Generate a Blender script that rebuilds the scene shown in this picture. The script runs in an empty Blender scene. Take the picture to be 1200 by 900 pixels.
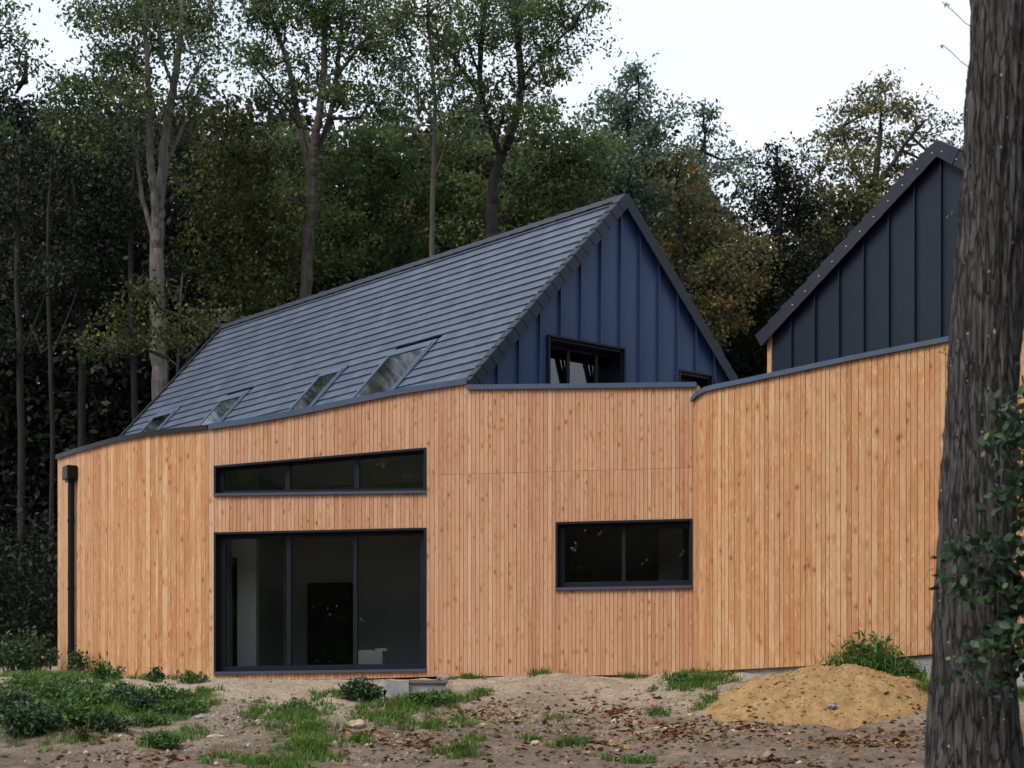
import bpy, math, random
import numpy as np
from mathutils import noise as mnoise, Vector
R = math.radians
sc = bpy.context.scene
col = sc.collection
random.seed(7)
rng = np.random.default_rng(11)

# ------------------------------------------------------------------ camera, sky, sun, exposure
F, CX, YH, CZ = 2433.0, 600.0, 920.0, 1.6          # focal length in photo pixels, centre, horizon row, eye height
cam = bpy.data.cameras.new('camera'); camo = bpy.data.objects.new('camera', cam); col.objects.link(camo)
camo.location = (0, 0, CZ); camo.rotation_euler = (R(90), 0, 0)
cam.sensor_fit = 'HORIZONTAL'; cam.sensor_width = 36; cam.lens = F / 1200 * 36
cam.shift_y = (YH - 450) / 1200
cam.clip_start = .1; cam.clip_end = 3000
cam.dof.use_dof = True; cam.dof.focus_distance = 32.5; cam.dof.aperture_fstop = 2.9
sc.camera = camo
SUN_EL, SUN_AZ = 50, 226                              # azimuth clockwise from +Y: behind the camera, a little to its left
w = bpy.data.worlds.new('World'); sc.world = w; w.use_nodes = True
nt = w.node_tree; nt.nodes.clear()
def N(t, typ, **kw):
    n = t.nodes.new(typ)
    for k, v in kw.items(): setattr(n, k, v)
    return n
out = N(nt, 'ShaderNodeOutputWorld'); bg = N(nt, 'ShaderNodeBackground')
sky = N(nt, 'ShaderNodeTexSky', sky_type='NISHITA', sun_disc=False)
sky.sun_elevation = R(SUN_EL); sky.sun_rotation = R(SUN_AZ); sky.air_density = 1.2; sky.dust_density = 2
tc = N(nt, 'ShaderNodeTexCoord'); mp = N(nt, 'ShaderNodeMapping'); mp.inputs['Scale'].default_value = (1, 1, 2.2)
nz = N(nt, 'ShaderNodeTexNoise'); nz.inputs['Scale'].default_value = 2.6; nz.inputs['Detail'].default_value = 6
cr = N(nt, 'ShaderNodeValToRGB'); cr.color_ramp.elements[0].position = .26; cr.color_ramp.elements[1].position = .56
mx = N(nt, 'ShaderNodeMix', data_type='RGBA'); mx.inputs[7].default_value = (7.3, 8.1, 9.1, 1)
mm = N(nt, 'ShaderNodeMapRange'); mm.inputs[3].default_value = .40; mm.inputs[4].default_value = .96
L = nt.links.new
L(tc.outputs['Generated'], mp.inputs[0]); L(mp.outputs[0], nz.inputs['Vector']); L(nz.outputs[0], cr.inputs[0]); L(cr.outputs[0], mm.inputs[0])
L(mm.outputs[0], mx.inputs[0]); L(sky.outputs[0], mx.inputs[6]); L(mx.outputs[2], bg.inputs[0]); L(bg.outputs[0], out.inputs[0])
bg.inputs[1].default_value = .078
sl = bpy.data.lights.new('sun', 'SUN'); so = bpy.data.objects.new('sun', sl); col.objects.link(so)
sl.energy = 1.5; sl.angle = R(26); sl.color = (1, .93, .83)
sd = Vector((math.sin(R(SUN_AZ)) * math.cos(R(SUN_EL)), math.cos(R(SUN_AZ)) * math.cos(R(SUN_EL)), math.sin(R(SUN_EL))))
so.rotation_euler = sd.to_track_quat('Z', 'Y').to_euler(); so.location = (-20, -30, 60)
vs = sc.view_settings; vs.view_transform = 'Standard'; vs.look = 'None'; vs.gamma = 1; vs.exposure = 0.85
sc.cycles.use_denoising = True
sc.cycles.max_bounces = 8; sc.cycles.transparent_max_bounces = 16

# ------------------------------------------------------------------ helpers
def P(px, py, Y): return np.array([(px - CX) / F * Y, Y, CZ + (YH - py) / F * Y])
def sm(a, b, x): t = min(1, max(0, (x - a) / (b - a))); return t * t * (3 - 2 * t)
def lerp(pts, x):
    if x <= pts[0][0]: return pts[0][1]
    for (x0, y0), (x1, y1) in zip(pts, pts[1:]):
        if x <= x1: return y0 + (y1 - y0) * (x - x0) / (x1 - x0)
    return pts[-1][1]
def props(o, label=None, cat=None, group=None, kind=None):
    for k, v in (('label', label), ('category', cat), ('group', group), ('kind', kind)):
        if v: o[k] = v
    return o
def empty(name, loc, label, cat, group=None):
    o = bpy.data.objects.new(name, None); o.location = tuple(loc); col.objects.link(o); o.empty_display_size = .3
    return props(o, label, cat, group)
def link_mesh(name, me, mats, parent=None):
    o = bpy.data.objects.new(name, me); col.objects.link(o)
    for m in (mats if isinstance(mats, (list, tuple)) else [mats]): me.materials.append(m)
    if parent is not None:
        o.parent = parent
        r = parent
        off = Vector((0, 0, 0))
        while r is not None: off += r.location; r = r.parent
        me.transform(__import__('mathutils').Matrix.Translation(-off))
    return o
class MB:
    def __init__(s): s.v = []; s.f = []; s.tone = []; s.pid = []; s.uv = []; s.mi = []
    def face(s, pts, tone=.5, pid=0., uv=None, mi=0):
        i = len(s.v); s.v += [tuple(map(float, p)) for p in pts]; s.f.append(tuple(range(i, i + len(pts))))
        s.tone.append(tone); s.pid.append(pid); s.uv += (uv or [(0, 0)] * len(pts)); s.mi.append(mi)
    def hexa(s, q, tone=.5, pid=0., uv=None, mi=0, skip=()):
        # q: 8 points, 0-3 bottom loop and 4-7 the top loop above them
        for k, f in enumerate(((3, 2, 1, 0), (4, 5, 6, 7), (0, 1, 5, 4), (1, 2, 6, 5), (2, 3, 7, 6), (3, 0, 4, 7))):
            if k in skip: continue
            s.face([q[i] for i in f], tone, pid, [uv[i] for i in f] if uv else None, mi)
    def box(s, fr, a, b, **k):      # fr(u,n,z); a,b opposite corners in the frame
        (u0, n0, z0), (u1, n1, z1) = a, b
        s.hexa([fr(*p) for p in ((u0, n1, z0), (u1, n1, z0), (u1, n0, z0), (u0, n0, z0), (u0, n1, z1), (u1, n1, z1), (u1, n0, z1), (u0, n0, z1))], **k)
    def tube(s, pts, rad, n=8, cap=True, **k):
        pts = [np.array(p, float) for p in pts]; rings = []
        up = np.array([0.31, .2, .93])
        for i, p in enumerate(pts):
            d = pts[min(i + 1, len(pts) - 1)] - pts[max(i - 1, 0)]; d /= np.linalg.norm(d) + 1e-9
            a = np.cross(d, up if abs(d @ up) < .97 else np.array([1, 0, 0.])); a /= np.linalg.norm(a); b = np.cross(d, a)
            r = rad[i] if hasattr(rad, '__len__') else rad
            rings.append([p + r * (math.cos(t) * a + math.sin(t) * b) for t in [2 * math.pi * j / n for j in range(n)]])
        for A, B in zip(rings, rings[1:]):
            for j in range(n): s.face([A[j], A[(j + 1) % n], B[(j + 1) % n], B[j]], **k)
        if cap: s.face(rings[0][::-1], **k); s.face(rings[-1], **k)
    def build(s, name, mats, parent=None, smooth=False, weld=False):
        me = bpy.data.meshes.new(name); me.from_pydata(s.v, [], s.f)
        uvl = me.uv_layers.new(name='UVMap'); uvl.data.foreach_set('uv', np.array(s.uv, dtype=np.float32).ravel())
        for nm, arr in (('tone', s.tone), ('pid', s.pid)):
            a = me.attributes.new(nm, 'FLOAT', 'FACE'); a.data.foreach_set('value', np.array(arr, dtype=np.float32))
        me.polygons.foreach_set('material_index', np.array(s.mi, dtype=np.int32))
        if weld:
            import bmesh
            b = bmesh.new(); b.from_mesh(me); bmesh.ops.remove_doubles(b, verts=b.verts, dist=1e-4); b.to_mesh(me); b.free()
        if smooth: me.polygons.foreach_set('use_smooth', [True] * len(me.polygons))
        me.update()
        return link_mesh(name, me, mats, parent)
class Plane:
    """vertical plane in plan: origin o, unit direction e, outward normal n; p(u,n,z) in world, px(px,py,n)->(u,z)"""
    def __init__(s, o, e, n):
        s.o = np.array(o[:2], float); s.e = np.array(e, float) / np.linalg.norm(e); s.n = np.array(n, float) / np.linalg.norm(n)
    def p(s, u, n, z): q = s.o + s.e * u + s.n * n; return np.array([q[0], q[1], z])
    def px(s, px, py, n=0.):
        a = (px - CX) / F; Y = (s.o @ s.n + n) / (a * s.n[0] + s.n[1])
        return (np.array([a * Y, Y]) - s.o) @ s.e, CZ + (YH - py) / F * Y

# ------------------------------------------------------------------ materials
def mat(name, base, rough=.6, spec=.5, metal=0.):
    m = bpy.data.materials.new(name); m.use_nodes = True; t = m.node_tree
    b = t.nodes['Principled BSDF']; b.inputs['Base Color'].default_value = (*base, 1); b.inputs['Roughness'].default_value = rough
    b.inputs['Specular IOR Level'].default_value = spec; b.inputs['Metallic'].default_value = metal
    return m, t, b
def ramp(t, fac, stops):
    r = N(t, 'ShaderNodeValToRGB'); e = r.color_ramp.elements
    while len(e) < len(stops): e.new(.5)
    for el, (p, c) in zip(e, stops): el.position = p; el.color = (*c, 1) if len(c) == 3 else c
    t.links.new(fac, r.inputs[0]); return r.outputs[0]
def noise(t, vec, scale, detail=4, rough=.55, dist=0.):
    n = N(t, 'ShaderNodeTexNoise'); n.inputs['Scale'].default_value = scale; n.inputs['Detail'].default_value = detail
    n.inputs['Roughness'].default_value = rough; n.inputs['Distortion'].default_value = dist
    if vec is not None: t.links.new(vec, n.inputs['Vector'])
    return n.outputs[0]
def mathn(t, op, a, b=None, clamp=False):
    n = N(t, 'ShaderNodeMath', operation=op); n.use_clamp = clamp
    for i, x in enumerate((a, b)):
        if x is None: continue
        if isinstance(x, (int, float)): n.inputs[i].default_value = x
        else: t.links.new(x, n.inputs[i])
    return n.outputs[0]
def mix(t, fac, a, b, blend='MIX'):
    n = N(t, 'ShaderNodeMix', data_type='RGBA', blend_type=blend)
    for i, x in ((0, fac), (6, a), (7, b)):
        if isinstance(x, (int, float)): n.inputs[i].default_value = x
        elif isinstance(x, tuple): n.inputs[i].default_value = (*x, 1)
        else: t.links.new(x, n.inputs[i])
    return n.outputs[2]
def attr(t, name): n = N(t, 'ShaderNodeAttribute', attribute_name=name); return n.outputs['Fac']
def objco(t, scale=(1, 1, 1)):
    c = N(t, 'ShaderNodeTexCoord'); m = N(t, 'ShaderNodeMapping'); m.inputs['Scale'].default_value = scale
    t.links.new(c.outputs['Object'], m.inputs[0]); return m.outputs[0]
def bump(t, b, h, strength=.3, dist=.01):
    n = N(t, 'ShaderNodeBump'); n.inputs['Strength'].default_value = strength; n.inputs['Distance'].default_value = dist
    t.links.new(h, n.inputs['Height']); t.links.new(n.outputs[0], b.inputs['Normal'])

def wood_mat(name, cols, knot_scale, knot_r, knot_amt, flame):
    m, t, b = mat(name, (.5, .3, .15), .62, .35)
    uv = N(t, 'ShaderNodeUVMap'); sep = N(t, 'ShaderNodeSeparateXYZ'); t.links.new(uv.outputs[0], sep.inputs[0])
    tone, pid = attr(t, 'tone'), attr(t, 'pid')
    def vec(su, sv, sp):
        c = N(t, 'ShaderNodeCombineXYZ')
        t.links.new(mathn(t, 'MULTIPLY', sep.outputs[0], su), c.inputs[0]); t.links.new(mathn(t, 'MULTIPLY', sep.outputs[1], sv), c.inputs[1])
        t.links.new(mathn(t, 'MULTIPLY', pid, sp), c.inputs[2]); return c.outputs[0]
    base = ramp(t, tone, cols)
    fib = noise(t, vec(90, 1.6, 3.1), 1, 3, .6)
    c1 = mix(t, mathn(t, 'MULTIPLY', fib, .55), base, (.32, .13, .055))
    fl = noise(t, vec(14, 1.3, 5.7), 1, 2, .5, .8)                 # broad grain figure
    wv = N(t, 'ShaderNodeMath', operation='SINE'); t.links.new(mathn(t, 'MULTIPLY', fl, 58), wv.inputs[0])
    fmask = N(t, 'ShaderNodeMapRange'); fmask.inputs[1].default_value = .42; fmask.inputs[2].default_value = .62; t.links.new(noise(t, vec(4, .9, 11.), 1, 2), fmask.inputs[0])
    fl2 = mathn(t, 'MULTIPLY', mathn(t, 'MULTIPLY', mathn(t, 'ADD', mathn(t, 'MULTIPLY', wv.outputs[0], .5), .5), fmask.outputs[0]), flame)
    c2 = mix(t, fl2, c1, (.40, .15, .05))
    pale = noise(t, vec(5, .7, 9.), 1, 2)
    c3 = mix(t, mathn(t, 'MULTIPLY', mathn(t, 'SUBTRACT', pale, .45, True), 1.4), c2, (.66, .44, .26))
    fk = noise(t, vec(26, 3.6, 13.), 1, 4, .65, 1.2)
    mr1 = N(t, 'ShaderNodeMapRange'); mr1.inputs[1].default_value = .56; mr1.inputs[2].default_value = .68; t.links.new(fk, mr1.inputs[0])
    c3 = mix(t, mathn(t, 'MULTIPLY', mr1.outputs[0], flame), c3, (.68, .45, .25))
    mr2 = N(t, 'ShaderNodeMapRange'); mr2.inputs[1].default_value = .40; mr2.inputs[2].default_value = .28; t.links.new(fk, mr2.inputs[0])
    c3 = mix(t, mathn(t, 'MULTIPLY', mr2.outputs[0], flame), c3, (.36, .135, .035))
    vo = N(t, 'ShaderNodeTexVoronoi'); vo.inputs['Scale'].default_value = knot_scale
    t.links.new(vec(1, .72, 2.3 / knot_scale), vo.inputs['Vector'])
    kd = mathn(t, 'ADD', vo.outputs['Distance'], mathn(t, 'MULTIPLY', mathn(t, 'SUBTRACT', fk, .5), .5))
    kn = N(t, 'ShaderNodeMapRange'); kn.inputs[1].default_value = knot_r; kn.inputs[2].default_value = knot_r * .45; t.links.new(kd, kn.inputs[0])
    halo = N(t, 'ShaderNodeMapRange'); halo.inputs[1].default_value = knot_r * 3.2; halo.inputs[2].default_value = knot_r; t.links.new(kd, halo.inputs[0])
    sel = N(t, 'ShaderNodeSeparateColor'); t.links.new(vo.outputs['Color'], sel.inputs[0])
    on = mathn(t, 'LESS_THAN', sel.outputs[0], knot_amt)
    ring = N(t, 'ShaderNodeMapRange'); ring.inputs[1].default_value = knot_r * 4.6; ring.inputs[2].default_value = knot_r * 2.6; t.links.new(kd, ring.inputs[0])
    c3 = mix(t, mathn(t, 'MULTIPLY', mathn(t, 'MULTIPLY', ring.outputs[0], on), flame * .16), c3, (.70, .47, .27))
    c4 = mix(t, mathn(t, 'MULTIPLY', mathn(t, 'MULTIPLY', halo.outputs[0], on), .6), c3, (.41, .15, .045))
    c5 = mix(t, mathn(t, 'MULTIPLY', mathn(t, 'MULTIPLY', kn.outputs[0], on), .75), c4, (.17, .06, .025))
    t.links.new(c5, b.inputs['Base Color']); bump(t, b, fib, .25, .002)
    return m
W_FLAT = wood_mat('larch_flat', [(0, (.49, .238, .138)), (.35, (.575, .305, .182)), (.7, (.625, .352, .215)), (1, (.68, .46, .305))], 9., .16, .5, .42)
W_CURVE = wood_mat('larch_curved', [(0, (.40, .170, .064)), (.3, (.50, .243, .100)), (.65, (.57, .308, .142)), (1, (.65, .43, .24))], 6.5, .20, .5, .8)
MEMB, _t, _b = mat('membrane', (.012, .012, .013), .9)
def metal_mat(name, c, rough, nscale=3., var=.25, spec=.5):
    m, t, b = mat(name, c, rough, spec)
    n = noise(t, objco(t), nscale, 5); c2 = tuple(x * (1 - var) for x in c); c3 = tuple(min(1, x * (1 + var)) for x in c)
    t.links.new(mix(t, n, c2, c3), b.inputs['Base Color'])
    r = N(t, 'ShaderNodeMapRange'); r.inputs[3].default_value = rough - .08; r.inputs[4].default_value = rough + .1
    t.links.new(noise(t, objco(t), nscale * 3, 3), r.inputs[0]); t.links.new(r.outputs[0], b.inputs['Roughness'])
    return m
COPING = metal_mat('coping_metal', (.048, .075, .13), .40)
COPDARK = metal_mat('coping_dark', (.007, .007, .010), .5, 3, .25, .3)
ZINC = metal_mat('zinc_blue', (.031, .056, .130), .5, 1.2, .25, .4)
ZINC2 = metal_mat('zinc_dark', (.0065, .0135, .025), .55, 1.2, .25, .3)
FRAME = metal_mat('window_frame', (.005, .007, .014), .45, 3, .25, .28)
SILL = metal_mat('window_sill', (.05, .065, .10), .38)
BLACK = metal_mat('black_pipe', (.004, .004, .005), .45, 3, .25, .22)
VERGE = metal_mat('verge_tile', (.012, .0145, .027), .5, 6, .3, .35)
CONC, t_, b_ = mat('concrete', (.30, .30, .30), .85)
t_.links.new(ramp(t_, noise(t_, objco(t_), 7, 8, .65), [(.25, (.20, .205, .205)), (.75, (.38, .38, .375))]), b_.inputs['Base Color']); bump(t_, b_, noise(t_, objco(t_), 60, 4), .4, .01)
LID = metal_mat('concrete_lid', (.16, .13, .115), .8, 9, .3)
def tile_mat():
    m, t, b = mat('roof_tile', (.06, .066, .085), .42, .5)
    tone = attr(t, 'tone'); c = ramp(t, tone, [(0, (.044, .060, .094)), (1, (.074, .096, .142))])
    n = noise(t, objco(t), 14, 5); c = mix(t, mathn(t, 'MULTIPLY', n, .35), c, (.035, .036, .045))
    t.links.new(c, b.inputs['Base Color'])
    r = N(t, 'ShaderNodeMapRange'); r.inputs[3].default_value = .33; r.inputs[4].default_value = .55; t.links.new(noise(t, objco(t), 9, 3), r.inputs[0]); t.links.new(r.outputs[0], b.inputs['Roughness'])
    return m
TILE = tile_mat()
def glass_mat(name, tint, ior=1.5, rough=.008):
    m = bpy.data.materials.new(name); m.use_nodes = True; t = m.node_tree; t.nodes.clear()
    o = N(t, 'ShaderNodeOutputMaterial'); tr = N(t, 'ShaderNodeBsdfTransparent'); gl = N(t, 'ShaderNodeBsdfGlossy'); mxs = N(t, 'ShaderNodeMixShader'); fr = N(t, 'ShaderNodeFresnel')
    tr.inputs[0].default_value = (*tint, 1); gl.inputs['Roughness'].default_value = rough; fr.inputs[0].default_value = ior
    bp = N(t, 'ShaderNodeBump'); bp.inputs['Strength'].default_value = .012; bp.inputs['Distance'].default_value = .01
    t.links.new(noise(t, objco(t), 1.6, 2), bp.inputs['Height']); t.links.new(bp.outputs[0], gl.inputs['Normal'])
    t.links.new(fr.outputs[0], mxs.inputs[0]); t.links.new(tr.outputs[0], mxs.inputs[1]); t.links.new(gl.outputs[0], mxs.inputs[2]); t.links.new(mxs.outputs[0], o.inputs[0])
    return m
GLASS = glass_mat('window_glass', (.95, .96, .95), 1.5)
SKYGLASS = glass_mat('roof_window_glass', (.5, .55, .55), 4.5, .055)
GLASS2 = glass_mat('coated_glass', (.6, .62, .62), 2.0)
PLASTER, t_, b_ = mat('interior_plaster', (.42, .43, .41), .9); t_.links.new(mix(t_, noise(t_, objco(t_), 2, 4), (.36, .37, .36), (.46, .47, .45)), b_.inputs['Base Color'])
PLASTW, t_, b_ = mat('interior_white_plaster', (.78, .79, .76), .9)
INFLOOR, _, _ = mat('interior_floor', (.32, .31, .30), .7)
DARKIN, _, _ = mat('interior_dark', (.012, .012, .013), .6)
GREYIN, _, _ = mat('interior_grey', (.46, .46, .46), .85)

def leaf_mat(name, stops, trans=.35, rough=.5):
    m, t, b = mat(name, (.05, .08, .03), rough, .22)
    c = ramp(t, attr(t, 'tone'), stops); t.links.new(c, b.inputs['Base Color'])
    o = t.nodes['Material Output']; tl = N(t, 'ShaderNodeBsdfTranslucent'); ms = N(t, 'ShaderNodeMixShader'); ms.inputs[0].default_value = trans
    t.links.new(c, tl.inputs[0]); t.links.new(b.outputs[0], ms.inputs[1]); t.links.new(tl.outputs[0], ms.inputs[2]); t.links.new(ms.outputs[0], o.inputs[0])
    return m
LF = {
 'dark': leaf_mat('leaf_dark', [(0, (.006, .009, .006)), (.5, (.013, .020, .010)), (.85, (.026, .038, .014)), (1, (.07, .07, .02))]),  # dark foliage; the wood's deep shade is partly put into this colour
 'green': leaf_mat('leaf_green', [(0, (.028, .048, .022)), (.4, (.065, .10, .04)), (.8, (.135, .175, .062)), (1, (.22, .20, .05))]),
 'grey': leaf_mat('leaf_greygreen', [(0, (.055, .09, .065)), (.5, (.115, .165, .115)), (.9, (.18, .23, .145)), (1, (.2, .18, .07))]),
 'olive': leaf_mat('leaf_olive', [(0, (.055, .065, .028)), (.4, (.12, .13, .05)), (.75, (.20, .17, .058)), (1, (.28, .18, .055))]),
 'rust': leaf_mat('leaf_rust', [(0, (.055, .075, .036)), (.4, (.115, .12, .048)), (.75, (.185, .135, .046)), (1, (.29, .15, .04))]),
 'toplit': leaf_mat('leaf_toplit', [(0, (.04, .065, .028)), (.4, (.10, .15, .055)), (.8, (.19, .24, .085)), (1, (.28, .25, .07))], .45),  # lightened green: top light on shaded-in clumps is put into the colour
 'yellow': leaf_mat('leaf_yellowgreen', [(0, (.028, .042, .016)), (.45, (.06, .078, .024)), (.8, (.11, .115, .03)), (1, (.30, .22, .035))]),
 'bramble': leaf_mat('leaf_bramble', [(0, (.016, .030, .016)), (.5, (.042, .078, .04)), (.8, (.09, .15, .08)), (.95, (.15, .22, .05)), (1, (.24, .14, .03))], .25, .38),
 'weed': leaf_mat('leaf_weed', [(0, (.03, .06, .022)), (.5, (.075, .155, .038)), (.9, (.15, .25, .055)), (1, (.24, .22, .06))], .3, .45),
 'grass': leaf_mat('leaf_grass', [(0, (.03, .065, .016)), (.45, (.08, .16, .028)), (.8, (.17, .27, .045)), (.93, (.30, .31, .08)), (1, (.40, .34, .18))], .35, .45),
 'litter': leaf_mat('leaf_litter', [(0, (.06, .032, .02)), (.4, (.17, .075, .035)), (.7, (.32, .14, .05)), (.92, (.45, .25, .09)), (1, (.50, .42, .27))], .15, .6),
}
def bark_mat(name, c0, c1, lichen=0., scale=1., cracks=False):
    m, t, b = mat(name, c0, .85, .25)
    n = noise(t, objco(t, (6 * scale, 6 * scale, 1.0 * scale)), 1.6, 8, .68, .5)
    c = ramp(t, n, [(.3, c0), (.7, c1)])
    if cracks:
        co = objco(t, (20, 20, 2.0)); wob = N(t, 'ShaderNodeTexNoise'); wob.inputs['Scale'].default_value = 1.3; t.links.new(co, wob.inputs['Vector'])
        va = N(t, 'ShaderNodeVectorMath', operation='MULTIPLY_ADD'); va.inputs[1].default_value = (1.1, 1.1, 1.1); t.links.new(wob.outputs['Color'], va.inputs[0]); t.links.new(co, va.inputs[2])
        ve = N(t, 'ShaderNodeTexVoronoi', feature='DISTANCE_TO_EDGE'); ve.inputs['Scale'].default_value = 1.; t.links.new(va.outputs[0], ve.inputs['Vector'])
        ck = N(t, 'ShaderNodeMapRange'); ck.inputs[1].default_value = .0; ck.inputs[2].default_value = .13; t.links.new(ve.outputs['Distance'], ck.inputs[0])
        c = mix(t, ck.outputs[0], (.012, .0105, .0105), c); n = mathn(t, 'ADD', n, ck.outputs[0])
    if lichen:
        v = N(t, 'ShaderNodeTexVoronoi'); v.inputs['Scale'].default_value = 19; t.links.new(objco(t), v.inputs['Vector'])
        s = N(t, 'ShaderNodeSeparateColor'); t.links.new(v.outputs['Color'], s.inputs[0])
        rad = mathn(t, 'MULTIPLY', s.outputs[1], .24)
        spot = mathn(t, 'MULTIPLY', mathn(t, 'LESS_THAN', v.outputs['Distance'], rad), mathn(t, 'LESS_THAN', s.outputs[0], lichen))
        c = mix(t, mathn(t, 'MULTIPLY', spot, .8), c, (.42, .43, .45))
    t.links.new(c, b.inputs['Base Color']); bump(t, b, n, .7, .03)
    return m
BARK_PALE = bark_mat('bark_pale', (.035, .031, .027), (.17, .15, .135))
BARK_DARK = bark_mat('bark_dark', (.010, .009, .008), (.034, .029, .025))
BARK_MID = bark_mat('bark_mid', (.025, .021, .018), (.10, .085, .072))
BARK_NEAR = bark_mat('bark_near', (.014, .0122, .0118), (.128, .117, .115), .2, 2.2, True)

# ------------------------------------------------------------------ the walls in plan
def FY(px): return 33.4 / (1 + 8e-5 * (px - 500))
fl, fr_ = P(245, 795, FY(245)), P(820, 789, FY(820))
e = (fr_ - fl)[:2]; e /= np.linalg.norm(e)
FP = Plane(fl, e, (e[1], -e[0]))                      # flat timber wall
FLEN = float(np.linalg.norm((fr_ - fl)[:2]))
def clampwall(x, Y): return (np.array([x, Y]) - FP.o) @ FP.n

# ------------------------------------------------------------------ ground: one sheet, a terrace at the house and a bank falling to the camera
ZP = [(33.4, 790), (32, 799), (30, 819), (28, 846), (26, 872), (24, 899), (22, 925), (17, 975)]
ZPz = sorted([(Y, CZ + (YH - p) / F * Y) for Y, p in ZP])
ZPz = [(-2000, -.2), (0, 0), (10, .75)] + ZPz
ZPz = [(Y, z) for Y, z in ZPz]
PILE = P(958, 850, 28.6)
def zbase(x, Y):
    z = lerp(ZPz, Y)
    z -= .085 * (1 - sm(-1.6, .4, x)) * sm(31.2, 33.2, Y)                # a little lower under the glass door
    z += (.30 * sm(1.8, 4.4, x) + .10 * sm(4.4, 5.6, x)) * sm(27, 30, Y)                        # rises towards the right-hand wall
    z += sm(-4.8, -8, x) * .075 * max(0, min(Y, 50) - 33.2)
    if Y > 50: z += sm(50, 75, Y) * 1.2
    return z
def pile(x, Y):
    wn = mnoise.noise((x * 1.4, Y * 1.4, 20)), mnoise.noise((x * 1.4, Y * 1.4, 30)), mnoise.noise((x * 5, Y * 5, 24))
    dx, dy = x - PILE[0] + .16 * wn[0] + .06 * wn[2], Y - PILE[1] + .14 * wn[1] + .05 * wn[2]; h = 0.
    for cx_, cy_, rx, ry, hh in ((.02, .35, 1.62, 1.45, .32), (.78, .25, 1.2, 1.1, .17), (-.80, .05, 1.35, .95, .13)):
        d = math.hypot((dx - cx_) / rx, (dy - cy_) / ry)
        if d < 1: h += hh * ((1 - d) * .75 + .25 * (1 - d * d) ** 2)
    return h
def ground_z(x, Y):
    z = zbase(x, Y)
    if -12 < x < 12 and 12 < Y < 44:
        k = sm(12, 16, Y) * (1 - sm(36, 44, Y)) * (1 - sm(9, 12, abs(x)))
        wall = max(0, min(1, (33.2 - Y) / 1.2 + .25))
        z += k * (.14 * mnoise.noise((x * .55, Y * .55, 3)) * wall + .08 * mnoise.noise((x * 1.7, Y * 1.7, 9)) * wall
                  + .03 * mnoise.noise((x * 5.5, Y * 5.5, 1)) * (.35 + .65 * wall) + .016 * mnoise.noise((x * 14, Y * 14, 5)))
    return z
def axis(dense0, dense1, step, far0, far1):
    a = list(np.arange(dense0, dense1 + 1e-6, step)); s = step
    x = dense1
    while x < far1: s *= 1.35; x += s; a.append(x)
    s = step; x = dense0; pre = []
    while x > far0: s *= 1.35; x -= s; pre.append(x)
    return np.array(pre[::-1] + a)
def grid_mesh(name, xs, ys, zf, m, **kw):
    nx, ny = len(xs), len(ys)
    v = np.array([(x, y, zf(x, y)) for y in ys for x in xs], dtype=np.float32)
    ii = np.arange(nx * ny).reshape(ny, nx)
    f = np.stack([ii[:-1, :-1], ii[:-1, 1:], ii[1:, 1:], ii[1:, :-1]], -1).reshape(-1, 4)
    me = fast_mesh(name, v, f); me.polygons.foreach_set('use_smooth', np.ones(len(f), dtype=bool))
    return link_mesh(name, me, m, kw.get('parent'))
def fast_mesh(name, v, f, tone=None):
    me = bpy.data.meshes.new(name); k = f.shape[1]
    me.vertices.add(len(v)); me.vertices.foreach_set('co', np.asarray(v, dtype=np.float32).ravel())
    me.loops.add(f.size); me.loops.foreach_set('vertex_index', f.astype(np.int32).ravel())
    me.polygons.add(len(f)); me.polygons.foreach_set('loop_start', np.arange(0, f.size, k, dtype=np.int32))
    me.polygons.foreach_set('loop_total', np.full(len(f), k, dtype=np.int32))
    if tone is not None:
        a = me.attributes.new('tone', 'FLOAT', 'FACE'); a.data.foreach_set('value', np.asarray(tone, dtype=np.float32))
    me.update(calc_edges=True); return me
def ground_mat():
    m, t, b = mat('soil', (.3, .24, .18), .95, .15)
    co = objco(t)
    n1 = noise(t, co, .55, 6, .6); n2 = noise(t, co, 3.2, 8, .7); n3 = noise(t, co, 22, 6, .7)
    n2 = mathn(t, 'ADD', mathn(t, 'MULTIPLY', mathn(t, 'SUBTRACT', n2, .5), 2.0), .5, True); sand = mix(t, n2, (.33, .25, .18), (.63, .505, .39)); humus = mix(t, n2, (.080, .057, .041), (.335, .255, .19))
    pos = N(t, 'ShaderNodeSeparateXYZ'); t.links.new(co, pos.inputs[0])
    mr = N(t, 'ShaderNodeMapRange'); mr.inputs[1].default_value = 26.5; mr.inputs[2].default_value = 32.2; t.links.new(pos.outputs[1], mr.inputs[0])
    k = mathn(t, 'ADD', mr.outputs[0], mathn(t, 'MULTIPLY', mathn(t, 'SUBTRACT', n1, .5), 2.2), True)
    c = mix(t, k, humus, sand)
    far = N(t, 'ShaderNodeMapRange'); far.inputs[1].default_value = 44; far.inputs[2].default_value = 47; t.links.new(pos.outputs[1], far.inputs[0])
    c = mix(t, far.outputs[0], c, (.05, .04, .025))
    c = mix(t, mathn(t, 'MULTIPLY', mathn(t, 'SUBTRACT', n3, .5, True), 4.0, True), c, (.06, .046, .036))
    t.links.new(c, b.inputs['Base Color']); bump(t, b, mathn(t, 'ADD', mathn(t, 'MULTIPLY', n3, .6), n2), 1., .07)
    return m
SOIL = ground_mat()
gx = axis(-9, 9, .075, -900, 900); gy = axis(20, 36, .06, -900, 1500)
go = grid_mesh('ground', gx, gy, ground_z, SOIL); props(go, kind='structure')

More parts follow.
